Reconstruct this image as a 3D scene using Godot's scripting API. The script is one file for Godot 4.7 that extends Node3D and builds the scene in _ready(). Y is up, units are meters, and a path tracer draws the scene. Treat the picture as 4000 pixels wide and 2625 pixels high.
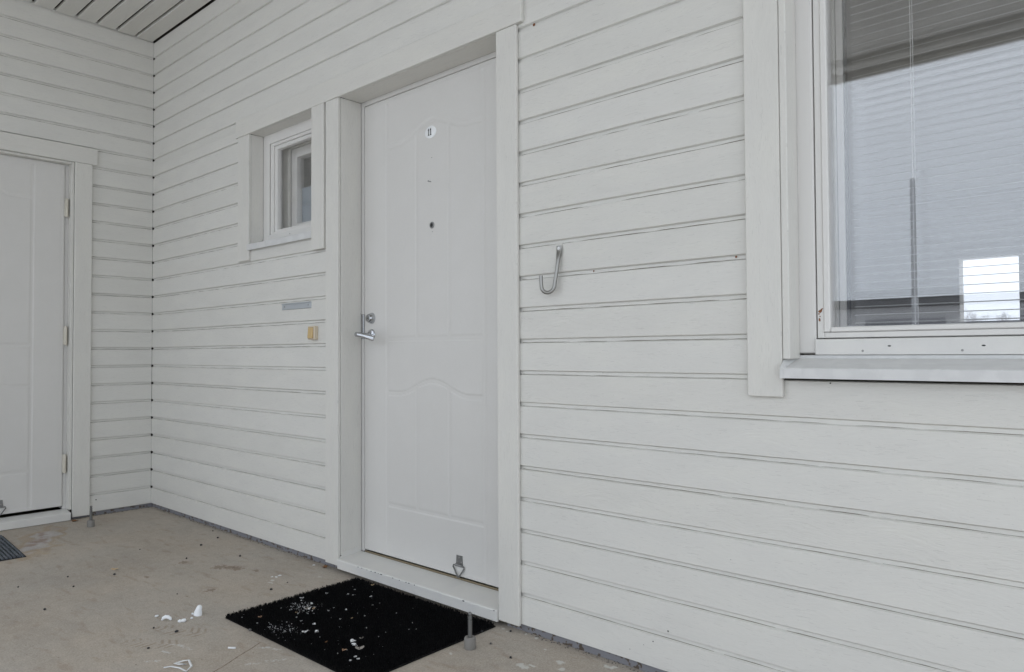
extends Node3D

# ---------------------------------------------------------------- state
var M := {}
var bases := {}
var used := {}
var rng := RandomNumberGenerator.new()
const PITCH := 0.112
const JOINT0 := 0.1313
const T := 0.016      # thickness of the flat casings
const CEIL := 3.037

# ---------------------------------------------------------------- small helpers
func lin(r: float, g: float, b: float) -> Color:
	return Color(r, g, b).linear_to_srgb()

func mat(key: String, c: Color, rough := 0.6, metal := 0.0, spec := 0.5) -> StandardMaterial3D:
	var m := StandardMaterial3D.new()
	m.resource_name = key
	m.albedo_color = c
	m.roughness = rough
	m.metallic = metal
	m.metallic_specular = spec
	m.cull_mode = BaseMaterial3D.CULL_DISABLED
	M[key] = m
	return m

func numbered(called: String) -> String:
	if not used.has(called):
		used[called] = 0
		return called
	used[called] += 1
	return "%s_%03d" % [called, used[called]]

func thing(called: String, label: String, category: String, at := Vector3.ZERO, group := "") -> Node3D:
	var o := Node3D.new()
	o.name = numbered(called)
	add_child(o)
	o.position = at
	bases[o] = at
	tag(o, label, category, group)
	return o

func tag(o: Node, label: String, category: String, group := "") -> void:
	o.set_meta("kind", "thing")
	o.set_meta("label", label)
	o.set_meta("category", category)
	if group != "":
		o.set_meta("group", group)

func S() -> SurfaceTool:
	var st := SurfaceTool.new()
	st.begin(Mesh.PRIMITIVE_TRIANGLES)
	st.set_smooth_group(-1)
	return st

# commits a SurfaceTool (built in world coordinates) as one mesh under parent
func obj(called: String, st: SurfaceTool, m: Material, parent: Node = null) -> MeshInstance3D:
	st.generate_normals()
	st.generate_tangents()
	return put(called, st.commit(), m, parent)

func put(called: String, mesh: Mesh, m: Material, parent: Node = null) -> MeshInstance3D:
	var o := MeshInstance3D.new()
	o.mesh = mesh
	o.material_override = m
	o.cast_shadow = GeometryInstance3D.SHADOW_CASTING_SETTING_ON
	if parent == null:
		o.name = numbered(called)
		add_child(o)
	else:
		o.name = called
		parent.add_child(o, true)
		if bases.has(parent):
			o.position = -bases[parent]
	return o

func vert(st: SurfaceTool, p: Vector3, uv: Vector2) -> void:
	st.set_uv(uv)
	st.add_vertex(p)

# planar polygon (fan), wound so that it faces along outward
func poly(st: SurfaceTool, pts: Array, outward: Vector3, axis := 0, off := Vector2.ZERO, xf := Transform3D.IDENTITY) -> void:
	var n: Vector3 = (pts[1] - pts[0]).cross(pts[2] - pts[0])
	var list: Array = pts.duplicate()
	if n.dot(outward) > 0.0:
		list.reverse()
	for i in range(1, list.size() - 1):
		for p in [list[0], list[i], list[i + 1]]:
			vert(st, xf * p, uv_of(p, axis, off))

func uv_of(p: Vector3, axis: int, off: Vector2) -> Vector2:
	var u := p[axis]
	var v := p.x + p.y + p.z - u
	return Vector2(u / 1.8, v / 0.9) + off

# box with chamfered edges; axis is the direction of the grain
func box(st: SurfaceTool, a: Vector3, b: Vector3, bev := 0.0015, axis := 0, xf := Transform3D.IDENTITY) -> void:
	var off := Vector2(rng.randf(), rng.randf())
	var lo := Vector3(minf(a.x, b.x), minf(a.y, b.y), minf(a.z, b.z))
	var hi := Vector3(maxf(a.x, b.x), maxf(a.y, b.y), maxf(a.z, b.z))
	var e := minf(bev, 0.45 * minf(hi.x - lo.x, minf(hi.y - lo.y, hi.z - lo.z)))
	var pt := func(s: Vector3, face: int) -> Vector3:
		var p := Vector3.ZERO
		for k in 3:
			var edge: float = hi[k] if s[k] > 0 else lo[k]
			p[k] = edge if k == face else edge - s[k] * e
		return p
	for f in 3:
		var g := (f + 1) % 3
		var h := (f + 2) % 3
		for sg in [-1.0, 1.0]:
			var q := []
			for w in [[-1.0, -1.0], [1.0, -1.0], [1.0, 1.0], [-1.0, 1.0]]:
				var s := Vector3.ZERO
				s[f] = sg
				s[g] = w[0]
				s[h] = w[1]
				q.append(pt.call(s, f))
			var out := Vector3.ZERO
			out[f] = sg
			poly(st, q, out, axis, off, xf)
		if e > 0.00001:
			for s1 in [-1.0, 1.0]:
				for s2 in [-1.0, 1.0]:
					var sa := Vector3.ZERO
					sa[f] = s1
					sa[g] = s2
					var sb := sa
					sa[h] = -1.0
					sb[h] = 1.0
					var o2 := Vector3.ZERO
					o2[f] = s1
					o2[g] = s2
					poly(st, [pt.call(sa, f), pt.call(sb, f), pt.call(sb, g), pt.call(sa, g)], o2, axis, off, xf)
	if e > 0.00001:
		for i in 8:
			var s := Vector3(1 if i & 1 else -1, 1 if i & 2 else -1, 1 if i & 4 else -1)
			poly(st, [pt.call(s, 0), pt.call(s, 1), pt.call(s, 2)], s, axis, off, xf)

func box_part(called: String, a: Vector3, b: Vector3, m: Material, parent: Node, bev := 0.0015, axis := 0) -> MeshInstance3D:
	var st := S()
	box(st, a, b, bev, axis)
	return obj(called, st, m, parent)

# a profile [(across, up)] pushed along x from x0 to x1 : p = (x, up, across)
func sweep_x(st: SurfaceTool, prof: Array, x0: float, x1: float) -> void:
	var off := Vector2(rng.randf(), rng.randf())
	var n := prof.size()
	var pg := PackedVector2Array(prof)
	var c := Vector2.ZERO
	for p in prof:
		c += p / n
	var run := 0.0
	for i in n:
		var p: Vector2 = prof[i]
		var q: Vector2 = prof[(i + 1) % n]
		var mid := (p + q) * 0.5
		var nn := Vector2(q.y - p.y, p.x - q.x)
		if Geometry2D.is_point_in_polygon(mid + nn.normalized() * 0.0002, pg):
			nn = -nn
		poly(st, [Vector3(x0, p.y, p.x), Vector3(x1, p.y, p.x), Vector3(x1, q.y, q.x), Vector3(x0, q.y, q.x)], Vector3(0, nn.y, nn.x), 0, off)
	var tri := Geometry2D.triangulate_polygon(pg)
	for k in range(0, tri.size(), 3):
		for e in [[x0, -1.0], [x1, 1.0]]:
			var q := []
			for j in 3:
				q.append(Vector3(e[0], pg[tri[k + j]].y, pg[tri[k + j]].x))
			poly(st, q, Vector3(e[1], 0, 0), 0, off)

# turned shape: prof [(radius, height)] about the local y axis of xf
func lathe(st: SurfaceTool, prof: Array, xf: Transform3D, segs := 24, squash := Vector2.ONE) -> void:
	var grp := 1
	var last := Vector2.ZERO
	for i in prof.size() - 1:
		var p: Vector2 = prof[i]
		var q: Vector2 = prof[i + 1]
		var d := (q - p).normalized()
		if i > 0 and absf(d.angle_to(last)) > 0.6:
			grp += 1
		last = d
		st.set_smooth_group(grp)
		for s in segs:
			var a0 := TAU * s / segs
			var a1 := TAU * (s + 1) / segs
			var w := func(v: Vector2, a: float) -> Vector3:
				return xf * Vector3(v.x * cos(a) * squash.x, v.y, v.x * sin(a) * squash.y)
			var A: Vector3 = w.call(p, a0)
			var B: Vector3 = w.call(p, a1)
			var C: Vector3 = w.call(q, a1)
			var D: Vector3 = w.call(q, a0)
			var ua := float(s) / segs
			var ub := float(s + 1) / segs
			if p.x > 0.00001:
				vert(st, A, Vector2(ua, p.y)); vert(st, B, Vector2(ub, p.y)); vert(st, C, Vector2(ub, q.y))
			if q.x > 0.00001:
				vert(st, A, Vector2(ua, p.y)); vert(st, C, Vector2(ub, q.y)); vert(st, D, Vector2(ua, q.y))
	st.set_smooth_group(-1)

# tube through points; radii may be Vector2 (wide, thick) for flattened bars, side gives the wide direction
func tube(st: SurfaceTool, pts: Array, radii: Array, segs := 10, caps := true, wide := Vector3.UP) -> void:
	st.set_smooth_group(7)
	var rings := []
	for i in pts.size():
		var d: Vector3 = (pts[mini(i + 1, pts.size() - 1)] - pts[maxi(i - 1, 0)]).normalized()
		var w := wide - d * wide.dot(d)
		if w.length() < 0.05:
			w = Vector3.RIGHT - d * d.x
		w = w.normalized()
		var t := d.cross(w)
		var r = radii[i] if radii.size() > 1 else radii[0]
		var rr: Vector2 = r if r is Vector2 else Vector2(r, r)
		var ring := []
		for s in segs:
			var a := TAU * s / segs
			ring.append(pts[i] + w * cos(a) * rr.x + t * sin(a) * rr.y)
		rings.append(ring)
	for i in pts.size() - 1:
		for s in segs:
			var s2 := (s + 1) % segs
			var A: Vector3 = rings[i][s]
			var B: Vector3 = rings[i][s2]
			var C: Vector3 = rings[i + 1][s2]
			var D: Vector3 = rings[i + 1][s]
			var u0 := Vector2(i * 0.1, s * 0.1)
			vert(st, A, u0); vert(st, C, u0 + Vector2(0.1, 0.1)); vert(st, B, u0 + Vector2(0, 0.1))
			vert(st, A, u0); vert(st, D, u0 + Vector2(0.1, 0)); vert(st, C, u0 + Vector2(0.1, 0.1))
	st.set_smooth_group(-1)
	if caps:
		for e in [0, pts.size() - 1]:
			var d2: Vector3 = pts[e] - pts[1 if e == 0 else e - 1]
			poly(st, rings[e], d2)

# lumpy pebble / crumb
func lump(st: SurfaceTool, at: Vector3, size: Vector3, turn: float, seed_n: int, rough := 0.25, rows := 5, cols := 8) -> void:
	var r := RandomNumberGenerator.new()
	r.seed = seed_n * 7919 + 13
	var bs := Basis(Vector3.UP, turn)
	var grid := []
	for i in rows + 1:
		var line := []
		var th := PI * i / rows
		for j in cols:
			var ph := TAU * j / cols
			var k := 1.0 + r.randf_range(-rough, rough)
			if (i == 0 or i == rows) and j > 0:
				line.append(line[0])
				continue
			line.append(at + bs * (Vector3(sin(th) * cos(ph), cos(th), sin(th) * sin(ph)) * k * size))
		grid.append(line)
	st.set_smooth_group(3)
	for i in rows:
		for j in cols:
			var j2 := (j + 1) % cols
			var q := [grid[i][j], grid[i][j2], grid[i + 1][j2], grid[i + 1][j]]
			vert(st, q[0], Vector2(0, 0)); vert(st, q[1], Vector2(0.01, 0)); vert(st, q[2], Vector2(0.01, 0.01))
			vert(st, q[0], Vector2(0, 0)); vert(st, q[2], Vector2(0.01, 0.01)); vert(st, q[3], Vector2(0, 0.01))
	st.set_smooth_group(-1)

# thin curled flake with an uneven outline
func flake(st: SurfaceTool, at: Vector3, size: float, turn: float, seed_n: int, lift := 0.35, long := 1.0) -> void:
	var r := RandomNumberGenerator.new()
	r.seed = seed_n * 331 + 5
	var n := 8
	var top := []
	var low := []
	var bs := Basis(Vector3.UP, turn)
	for i in n:
		var a := TAU * i / n
		var k := size * 0.5 * r.randf_range(0.55, 1.2)
		var p := Vector3(cos(a) * k * long, 0, sin(a) * k)
		p.y = lift * absf(p.x) + r.randf_range(0.0, 0.25) * size * lift
		top.append(at + bs * (p + Vector3(0, 0.0012, 0)))
		low.append(at + bs * p)
	var ct := at + Vector3(0, 0.0016, 0)
	for i in n:
		var j := (i + 1) % n
		poly(st, [ct, top[i], top[j]], Vector3.UP)
		poly(st, [at, low[i], low[j]], Vector3.DOWN)
		poly(st, [top[i], top[j], low[j], low[i]], (top[i] + top[j]) * 0.5 - at)

# ---------------------------------------------------------------- textures
func image_from(w: int, h: int, data: PackedByteArray) -> ImageTexture:
	var im := Image.create_from_data(w, h, false, Image.FORMAT_RGB8, data)
	im.generate_mipmaps()
	return ImageTexture.create_from_image(im)

func b8(v: float) -> int:
	return clampi(int(v * 255.0 + 0.5), 0, 255)

func noise(seed_n: int, freq: float, octaves := 3) -> FastNoiseLite:
	var n := FastNoiseLite.new()
	n.noise_type = FastNoiseLite.TYPE_SIMPLEX_SMOOTH
	n.seed = seed_n
	n.frequency = freq
	n.fractal_octaves = octaves
	return n

# white paint over fine-sawn timber: u (1.8 m) runs along the grain, v is 0.9 m across it
func make_timber() -> void:
	var w := 1536
	var h := 900
	var n1 := noise(3, 1.0, 3)
	var n2 := noise(9, 1.0, 2)
	var n3 := noise(21, 1.0, 2)
	var col := PackedByteArray()
	var hgt := PackedByteArray()
	col.resize(w * h * 3)
	hgt.resize(w * h * 3)
	var r := RandomNumberGenerator.new()
	r.seed = 77
	var crack := PackedFloat32Array()
	crack.resize(w * h)
	# hairline checks and pinholes in the paint
	for i in 5200:
		var x := r.randi_range(0, w - 1)
		var y := r.randi_range(2, h - 3)
		var dens := n3.get_noise_2d(x * 0.006, y * 0.016)
		if dens < -0.12 and r.randf() < 0.75:
			continue
		var len_n := int(3.0 + 22.0 * pow(r.randf(), 2.5))
		var dep := r.randf_range(0.15, 0.75)
		var fy := float(y)
		var slope := r.randf_range(-0.12, 0.12)
		for k in len_n:
			var xx := (x + k) % w
			fy += slope + r.randf_range(-0.1, 0.1)
			var yy := clampi(int(fy), 0, h - 1)
			crack[yy * w + xx] = maxf(crack[yy * w + xx], dep)
	for i in 420:
		var x := r.randi_range(1, w - 2)
		var y := r.randi_range(2, h - 3)
		for k in r.randi_range(1, 4):
			crack[(y + r.randi_range(-1, 1)) * w + x + r.randi_range(-1, 1)] = r.randf_range(0.5, 1.0)
	var rad := 1.8 / TAU
	for x in w:
		var ang := TAU * x / w
		var cx := cos(ang) * rad
		var cy := sin(ang) * rad
		for y in h:
			var v := 0.9 * y / h
			var bend := n3.get_noise_3d(cx * 4.0, cy * 4.0, v * 6.0)
			var g1 := n1.get_noise_3d(cx * 9.0, cy * 9.0, v * 150.0 + bend * 5.0)
			var g2 := n2.get_noise_3d(cx * 42.0, cy * 42.0, v * 520.0)
			var blot := n2.get_noise_3d(cx * 3.2 + 9.0, cy * 3.2, v * 9.0)
			var k := crack[y * w + x]
			var a := 0.856 + 0.010 * g1 + 0.011 * g2 + 0.012 * blot - 0.085 * k
			var i3 := (y * w + x) * 3
			col[i3] = b8(a)
			col[i3 + 1] = b8(a * 0.993)
			col[i3 + 2] = b8(a * 0.970 - 0.005 * maxf(blot, 0.0))
			var hh := b8(0.55 + 0.22 * g1 * (0.6 + bend) + 0.16 * g2 - 0.28 * k)
			hgt[i3] = hh
			hgt[i3 + 1] = hh
			hgt[i3 + 2] = hh
	var tc := image_from(w, h, col)
	var th := image_from(w, h, hgt)
	for v in [["timber", Color(1, 1, 1)], ["timber_b", Color(0.988, 0.988, 0.986)], ["timber_c", Color(0.995, 0.994, 0.992)]]:
		var m := mat(v[0], v[1], 0.62, 0.0, 0.4)
		m.albedo_texture = tc
		m.heightmap_enabled = true
		m.heightmap_texture = th
		m.heightmap_scale = 0.16 if v[0] == "timber_c" else 0.075
	var m2 := mat("trim", Color(0.995, 0.993, 0.99), 0.5, 0.0, 0.45)
	m2.albedo_texture = tc
	m2.heightmap_enabled = true
	m2.heightmap_texture = th
	m2.heightmap_scale = 0.03

# sand-grey concrete slab, 5 m by 2.5 m, with the marks that lie on it
func make_concrete() -> void:
	var w := 2048
	var h := 1024
	var x0 := -0.1
	var z0 := -0.1
	var pm := w / 5.0
	var nA := noise(41, 1.0, 4)
	var nB := noise(42, 1.0, 2)
	var nC := noise(43, 1.0, 3)
	var f := PackedFloat32Array()
	f.resize(w * h * 3)
	var r := RandomNumberGenerator.new()
	r.seed = 5
	for y in h:
		var z := z0 + y / pm
		for x in w:
			var wx := x0 + x / pm
			var big := nA.get_noise_2d(wx * 1.1, z * 1.1)
			var streak := nC.get_noise_2d(wx * 2.2, z * 9.0)
			var fine := nB.get_noise_2d(wx * 130.0, z * 130.0)
			var grit := r.randf_range(-1.0, 1.0)
			var mid := nA.get_noise_2d(wx * 16.0 + 5.0, z * 16.0)
			var a := 0.680 + 0.036 * big + 0.018 * streak + 0.020 * mid + 0.026 * fine + 0.048 * grit
			var warm := 0.012 * nA.get_noise_2d(wx * 2.0 + 30.0, z * 2.0)
			var i := (y * w + x) * 3
			var R := a + warm * 0.8
			var G := a * 0.950
			var B := a * 0.888 - warm * 0.8
			# earth-brown smears
			var sm := nC.get_noise_2d(wx * 5.0 + 12.0, z * 17.0)
			if sm > 0.28:
				var k := minf(1.0, (sm - 0.28) * 2.4) * 0.07
				R -= k * 0.55; G -= k * 0.68; B -= k * 0.78
			# washed-out, rusty patch beside the grey mat
			var q := Vector2((wx - 0.45) * 0.75 + (z - 0.74) * 0.55, (z - 0.74) * 0.9 - (wx - 0.45) * 0.42)
			var dd := Vector2(q.x / 0.30, q.y / 0.085).length() + 0.7 * nA.get_noise_2d(wx * 5.0, z * 6.0)
			if dd < 1.25:
				var rim := clampf(1.0 - absf(dd - 0.95) * 3.0, 0.0, 1.0)
				var core := clampf((0.95 - dd) * 1.6, 0.0, 1.0)
				var brown := clampf(nC.get_noise_2d(wx * 8.0, z * 8.0) * 2.2, 0.0, 1.0)
				R += core * 0.035 - rim * 0.022 - brown * core * 0.10
				G += core * 0.05 - rim * 0.045 - brown * core * 0.14
				B += core * 0.085 - rim * 0.075 - brown * core * 0.17
			f[i] = R
			f[i + 1] = G
			f[i + 2] = B
	var dot := func(cx: float, cz: float, rx: float, rz: float, c: Vector3, power: float, ragged := 0.4) -> void:
		var px0 := maxi(int((cx - rx * 1.7 - x0) * pm), 0)
		var px1 := mini(int((cx + rx * 1.7 - x0) * pm) + 1, w - 1)
		var py0 := maxi(int((cz - rz * 1.7 - z0) * pm), 0)
		var py1 := mini(int((cz + rz * 1.7 - z0) * pm) + 1, h - 1)
		for py in range(py0, py1 + 1):
			for px in range(px0, px1 + 1):
				var wx := x0 + px / pm
				var wz := z0 + py / pm
				var d := Vector2((wx - cx) / rx, (wz - cz) / rz).length() + ragged * nA.get_noise_2d(wx * 40.0, wz * 40.0)
				var k := clampf((1.0 - d) * 4.0, 0.0, 1.0) * power
				if k > 0.0:
					var i := (py * w + px) * 3
					f[i] = lerpf(f[i], c.x, k)
					f[i + 1] = lerpf(f[i + 1], c.y, k)
					f[i + 2] = lerpf(f[i + 2], c.z, k)
	var brownish := Vector3(0.50, 0.44, 0.385)
	for s in [[1.625, 0.335, 0.035, 0.03], [1.665, 0.305, 0.03, 0.025], [1.70, 0.285, 0.035, 0.028], [1.42, 0.41, 0.022, 0.02], [1.91, 0.516, 0.02, 0.02], [1.80, 0.25, 0.02, 0.012], [1.52, 0.62, 0.018, 0.012]]:
		dot.call(s[0], s[1], s[2], s[3], brownish, 0.6, 1.0)
	# drops of white paint along the wall
	for s in [[3.376, 0.204, 0.026, 0.014], [3.40, 0.185, 0.015, 0.007], [3.451, 0.105, 0.015, 0.013], [3.579, 0.033, 0.02, 0.010], [3.60, 0.022, 0.01, 0.01], [3.484, 0.142, 0.013, 0.011], [3.122, 0.019, 0.008, 0.006], [3.216, 0.002, 0.008, 0.007], [3.265, 0.006, 0.008, 0.007], [3.137, 0.291, 0.009, 0.008], [3.15, 0.03, 0.005, 0.005], [3.35, 0.06, 0.005, 0.004], [2.01, 0.296, 0.016, 0.007], [1.99, 0.274, 0.014, 0.009], [2.10, 0.11, 0.012, 0.006]]:
		dot.call(s[0], s[1], s[2], s[3], Vector3(0.80, 0.80, 0.78), 0.85, 0.9)
	# scuffed chalky scratches
	for s in [[2.38, 0.858, 0.03, 0.004, 0.5], [2.43, 0.845, 0.035, 0.005, 0.2], [2.415, 0.906, 0.022, 0.003, 0.3], [2.457, 0.966, 0.02, 0.008, 0.9], [2.63, 0.67, 0.02, 0.008, 0.8], [2.75, 0.70, 0.03, 0.012, 0.9], [2.72, 0.76, 0.02, 0.008, 0.9], [2.66, 0.655, 0.03, 0.006, 0.4]]:
		for k in 26:
			var t := r.randf_range(-1.0, 1.0)
			var a: float = s[4]
			dot.call(s[0] + cos(a) * t * s[2] + r.randf_range(-0.004, 0.004), s[1] - sin(a) * t * s[2] + r.randf_range(-1, 1) * s[3], r.randf_range(0.002, 0.005), r.randf_range(0.0015, 0.003), Vector3(0.78, 0.78, 0.77), 0.7, 0.4)
	# two muddy sole prints with their tread
	for pr in [[2.275, 0.787, 0.135, 0.050, 0.45], [2.31, 0.902, 0.125, 0.045, 0.62]]:
		var ca := cos(pr[4])
		var sa := sin(pr[4])
		for py in range(int((pr[1] - 0.2 - z0) * pm), int((pr[1] + 0.2 - z0) * pm)):
			for px in range(int((pr[0] - 0.2 - x0) * pm), int((pr[0] + 0.2 - x0) * pm)):
				var dx: float = x0 + px / pm - pr[0]
				var dz: float = z0 + py / pm - pr[1]
				var u: float = (dx * ca - dz * sa) / pr[2]
				var v: float = (dx * sa + dz * ca) / pr[3]
				var d := Vector2(u, v).length()
				if d < 1.0:
					var tread := sin(u * 30.0 + absf(v) * 7.0)
					var patch := nC.get_noise_2d(dx * 14.0 + pr[0], dz * 14.0)
					var k := clampf(tread * 0.9 + 0.1, 0.0, 1.0) * clampf(0.55 + patch * 1.7, 0.0, 1.0) * clampf((1.0 - d) * 5.0, 0.0, 1.0) * 0.34
					var i := (py * w + px) * 3
					f[i] = lerpf(f[i], 0.46, k)
					f[i + 1] = lerpf(f[i + 1], 0.39, k)
					f[i + 2] = lerpf(f[i + 2], 0.31, k)
	# a hairline crack running towards the black mat
	var cp := Vector2(2.74, 0.985)
	while cp.x > 2.58:
		dot.call(cp.x, cp.y, 0.0022, 0.0022, Vector3(0.40, 0.34, 0.29), 0.65, 0.2)
		cp += Vector2(-0.0010, -0.0021 + r.randf_range(-0.0016, 0.0016))
	# scattered dark specks of grit trodden into the surface
	for k in 900:
		var g := r.randf_range(0.25, 0.6)
		dot.call(r.randf_range(0.0, 4.8), r.randf_range(0.0, 2.3), r.randf_range(0.0012, 0.003), r.randf_range(0.0012, 0.003), Vector3(g, g * 0.93, g * 0.85), r.randf_range(0.3, 0.8), 0.2)
	for k in 260:
		dot.call(r.randf_range(1.9, 3.6), r.randf_range(0.0, 1.1), r.randf_range(0.0012, 0.0026), r.randf_range(0.0012, 0.0026), Vector3(0.82, 0.82, 0.80), r.randf_range(0.3, 0.8), 0.2)
	var col := PackedByteArray()
	var hgt := PackedByteArray()
	col.resize(w * h * 3)
	hgt.resize(w * h * 3)
	for i in w * h * 3:
		col[i] = b8(f[i])
	for y in h:
		for x in w:
			var hh := b8(0.5 + 0.22 * nB.get_noise_2d(x * 0.22, y * 0.22) + r.randf_range(-0.14, 0.14))
			var i := (y * w + x) * 3
			hgt[i] = hh
			hgt[i + 1] = hh
			hgt[i + 2] = hh
	var m := mat("concrete", Color(1, 1, 1), 0.85, 0.0, 0.35)
	m.albedo_texture = image_from(w, h, col)
	m.heightmap_enabled = true
	m.heightmap_texture = image_from(w, h, hgt)
	m.heightmap_scale = 0.10

# blotchy two-tone texture for peeled paint, snow and the like
func blotch(key: String, c0: Color, c1: Color, freq: float, cut: float, soft: float, size: float, rough: float, seed_n: int) -> StandardMaterial3D:
	var w := 512
	var n := noise(seed_n, 1.0, 4)
	var col := PackedByteArray()
	col.resize(w * w * 3)
	for y in w:
		for x in w:
			var v := n.get_noise_2d(x * freq / w * size, y * freq / w * size)
			var k := clampf((v - cut) / soft, 0.0, 1.0)
			var c := c0.lerp(c1, k)
			var j := 0.012 * n.get_noise_2d(x * 1.7, y * 1.7)
			var i := (y * w + x) * 3
			col[i] = b8(c.r + j)
			col[i + 1] = b8(c.g + j)
			col[i + 2] = b8(c.b + j)
	var m := mat(key, Color(1, 1, 1), rough)
	m.albedo_texture = image_from(w, w, col)
	m.uv1_triplanar = true
	m.uv1_world_triplanar = true
	m.uv1_scale = Vector3.ONE / size
	return m

func make_materials() -> void:
	make_timber()
	make_concrete()
	var door := mat("door_paint", lin(0.685, 0.672, 0.650), 0.42, 0.0, 0.45)
	blotch("door_sheet", Color(0.842, 0.834, 0.819), Color(0.848, 0.840, 0.826), 5.0, -0.2, 0.8, 1.3, 0.42, 61)
	blotch("sheet_metal", Color(0.845, 0.840, 0.828), Color(0.862, 0.856, 0.838), 6.0, -0.3, 0.8, 0.7, 0.45, 62)
	blotch("sill_metal", Color(0.825, 0.825, 0.822), Color(0.852, 0.852, 0.848), 14.0, -0.2, 0.5, 0.7, 0.5, 63)
	blotch("plinth", Color(0.50, 0.50, 0.52), Color(0.34, 0.30, 0.26), 30.0, 0.22, 0.10, 0.8, 0.8, 64)
	blotch("snow", Color(0.93, 0.933, 0.937), Color(0.88, 0.88, 0.88), 2.2, 0.2, 0.5, 12.0, 0.9, 65)
	mat("window_paint", lin(0.74, 0.725, 0.70), 0.4, 0.0, 0.5)
	mat("hinge_paint", lin(0.62, 0.585, 0.50), 0.4)
	mat("groove_brown", lin(0.20, 0.18, 0.145), 0.9)
	mat("galvanised", lin(0.46, 0.47, 0.49), 0.6)
	mat("bare_steel", lin(0.10, 0.10, 0.105), 0.6, 0.3)
	mat("sheathing", lin(0.05, 0.042, 0.035), 0.9)  # dark tone stands in for shade in the gaps behind the boards
	mat("plaster", lin(0.42, 0.405, 0.375), 0.8)
	mat("room_floor", lin(0.20, 0.14, 0.09), 0.5)
	mat("chrome", lin(0.52, 0.53, 0.55), 0.18, 1.0)
	mat("brushed_steel", lin(0.33, 0.325, 0.31), 0.38, 1.0)
	mat("zinc", lin(0.30, 0.30, 0.295), 0.45, 0.9)
	mat("dull_zinc", lin(0.20, 0.20, 0.195), 0.5, 0.7)
	mat("aluminium", lin(0.52, 0.55, 0.58), 0.42, 0.6)
	mat("keyway", lin(0.02, 0.02, 0.02), 0.6)
	mat("enamel", lin(0.90, 0.91, 0.92), 0.12, 0.0, 0.6)
	mat("black_print", lin(0.01, 0.01, 0.01), 0.4)
	mat("cream_plastic", lin(0.66, 0.57, 0.44), 0.42)
	mat("yellowed_plastic", lin(0.60, 0.43, 0.20), 0.4)
	mat("buffer_rubber", lin(0.22, 0.21, 0.195), 0.7)
	mat("bristle", lin(0.006, 0.006, 0.0065), 0.75, 0.0, 0.25)
	mat("mat_backing", lin(0.008, 0.008, 0.008), 0.8, 0.0, 0.25)
	blotch("grey_pile", Color(0.28, 0.30, 0.325), Color(0.46, 0.48, 0.51), 60.0, -0.1, 0.5, 0.6, 0.95, 66)
	mat("chip_white", lin(0.80, 0.81, 0.82), 0.7)
	mat("chip_tan", lin(0.62, 0.46, 0.28), 0.8)
	mat("chip_orange", lin(0.62, 0.38, 0.24), 0.8)
	mat("chip_grey", lin(0.36, 0.33, 0.30), 0.8)
	mat("chip_brown", lin(0.22, 0.11, 0.05), 0.8)
	mat("stone_dark", lin(0.035, 0.035, 0.037), 0.8)
	mat("stone_grey", lin(0.13, 0.125, 0.12), 0.8)
	mat("rust", lin(0.22, 0.085, 0.035), 0.9)
	mat("bare_wood", lin(0.27, 0.22, 0.14), 0.7)
	mat("slat_metal", lin(0.78, 0.79, 0.79), 0.35, 0.0, 0.6)
	mat("cord", lin(0.70, 0.70, 0.69), 0.8)
	mat("gasket", lin(0.05, 0.055, 0.065), 0.6)
	mat("film", lin(0.30, 0.36, 0.42), 0.85)
	mat("mark", lin(0.30, 0.30, 0.29), 0.7)
	mat("snow_lump", lin(0.86, 0.88, 0.90), 0.6)
	mat("roof_felt", lin(0.10, 0.10, 0.105), 0.9)
	mat("garage_wall", lin(0.58, 0.58, 0.59), 0.8)
	mat("garage_dark", lin(0.30, 0.30, 0.32), 0.8)
	mat("bark", lin(0.09, 0.075, 0.06), 0.9)
	mat("hazed_bark", lin(0.38, 0.38, 0.39), 0.9)  # bark colour paled to stand in for haze over the far trees
	var gl := mat("glass", Color(0.4, 0.42, 0.43, 0.004), 0.0, 0.0, 0.5)
	gl.transparency = BaseMaterial3D.TRANSPARENCY_ALPHA

# ---------------------------------------------------------------- walls of boards
func joint(k: int) -> float:
	return JOINT0 + PITCH * k

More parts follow.
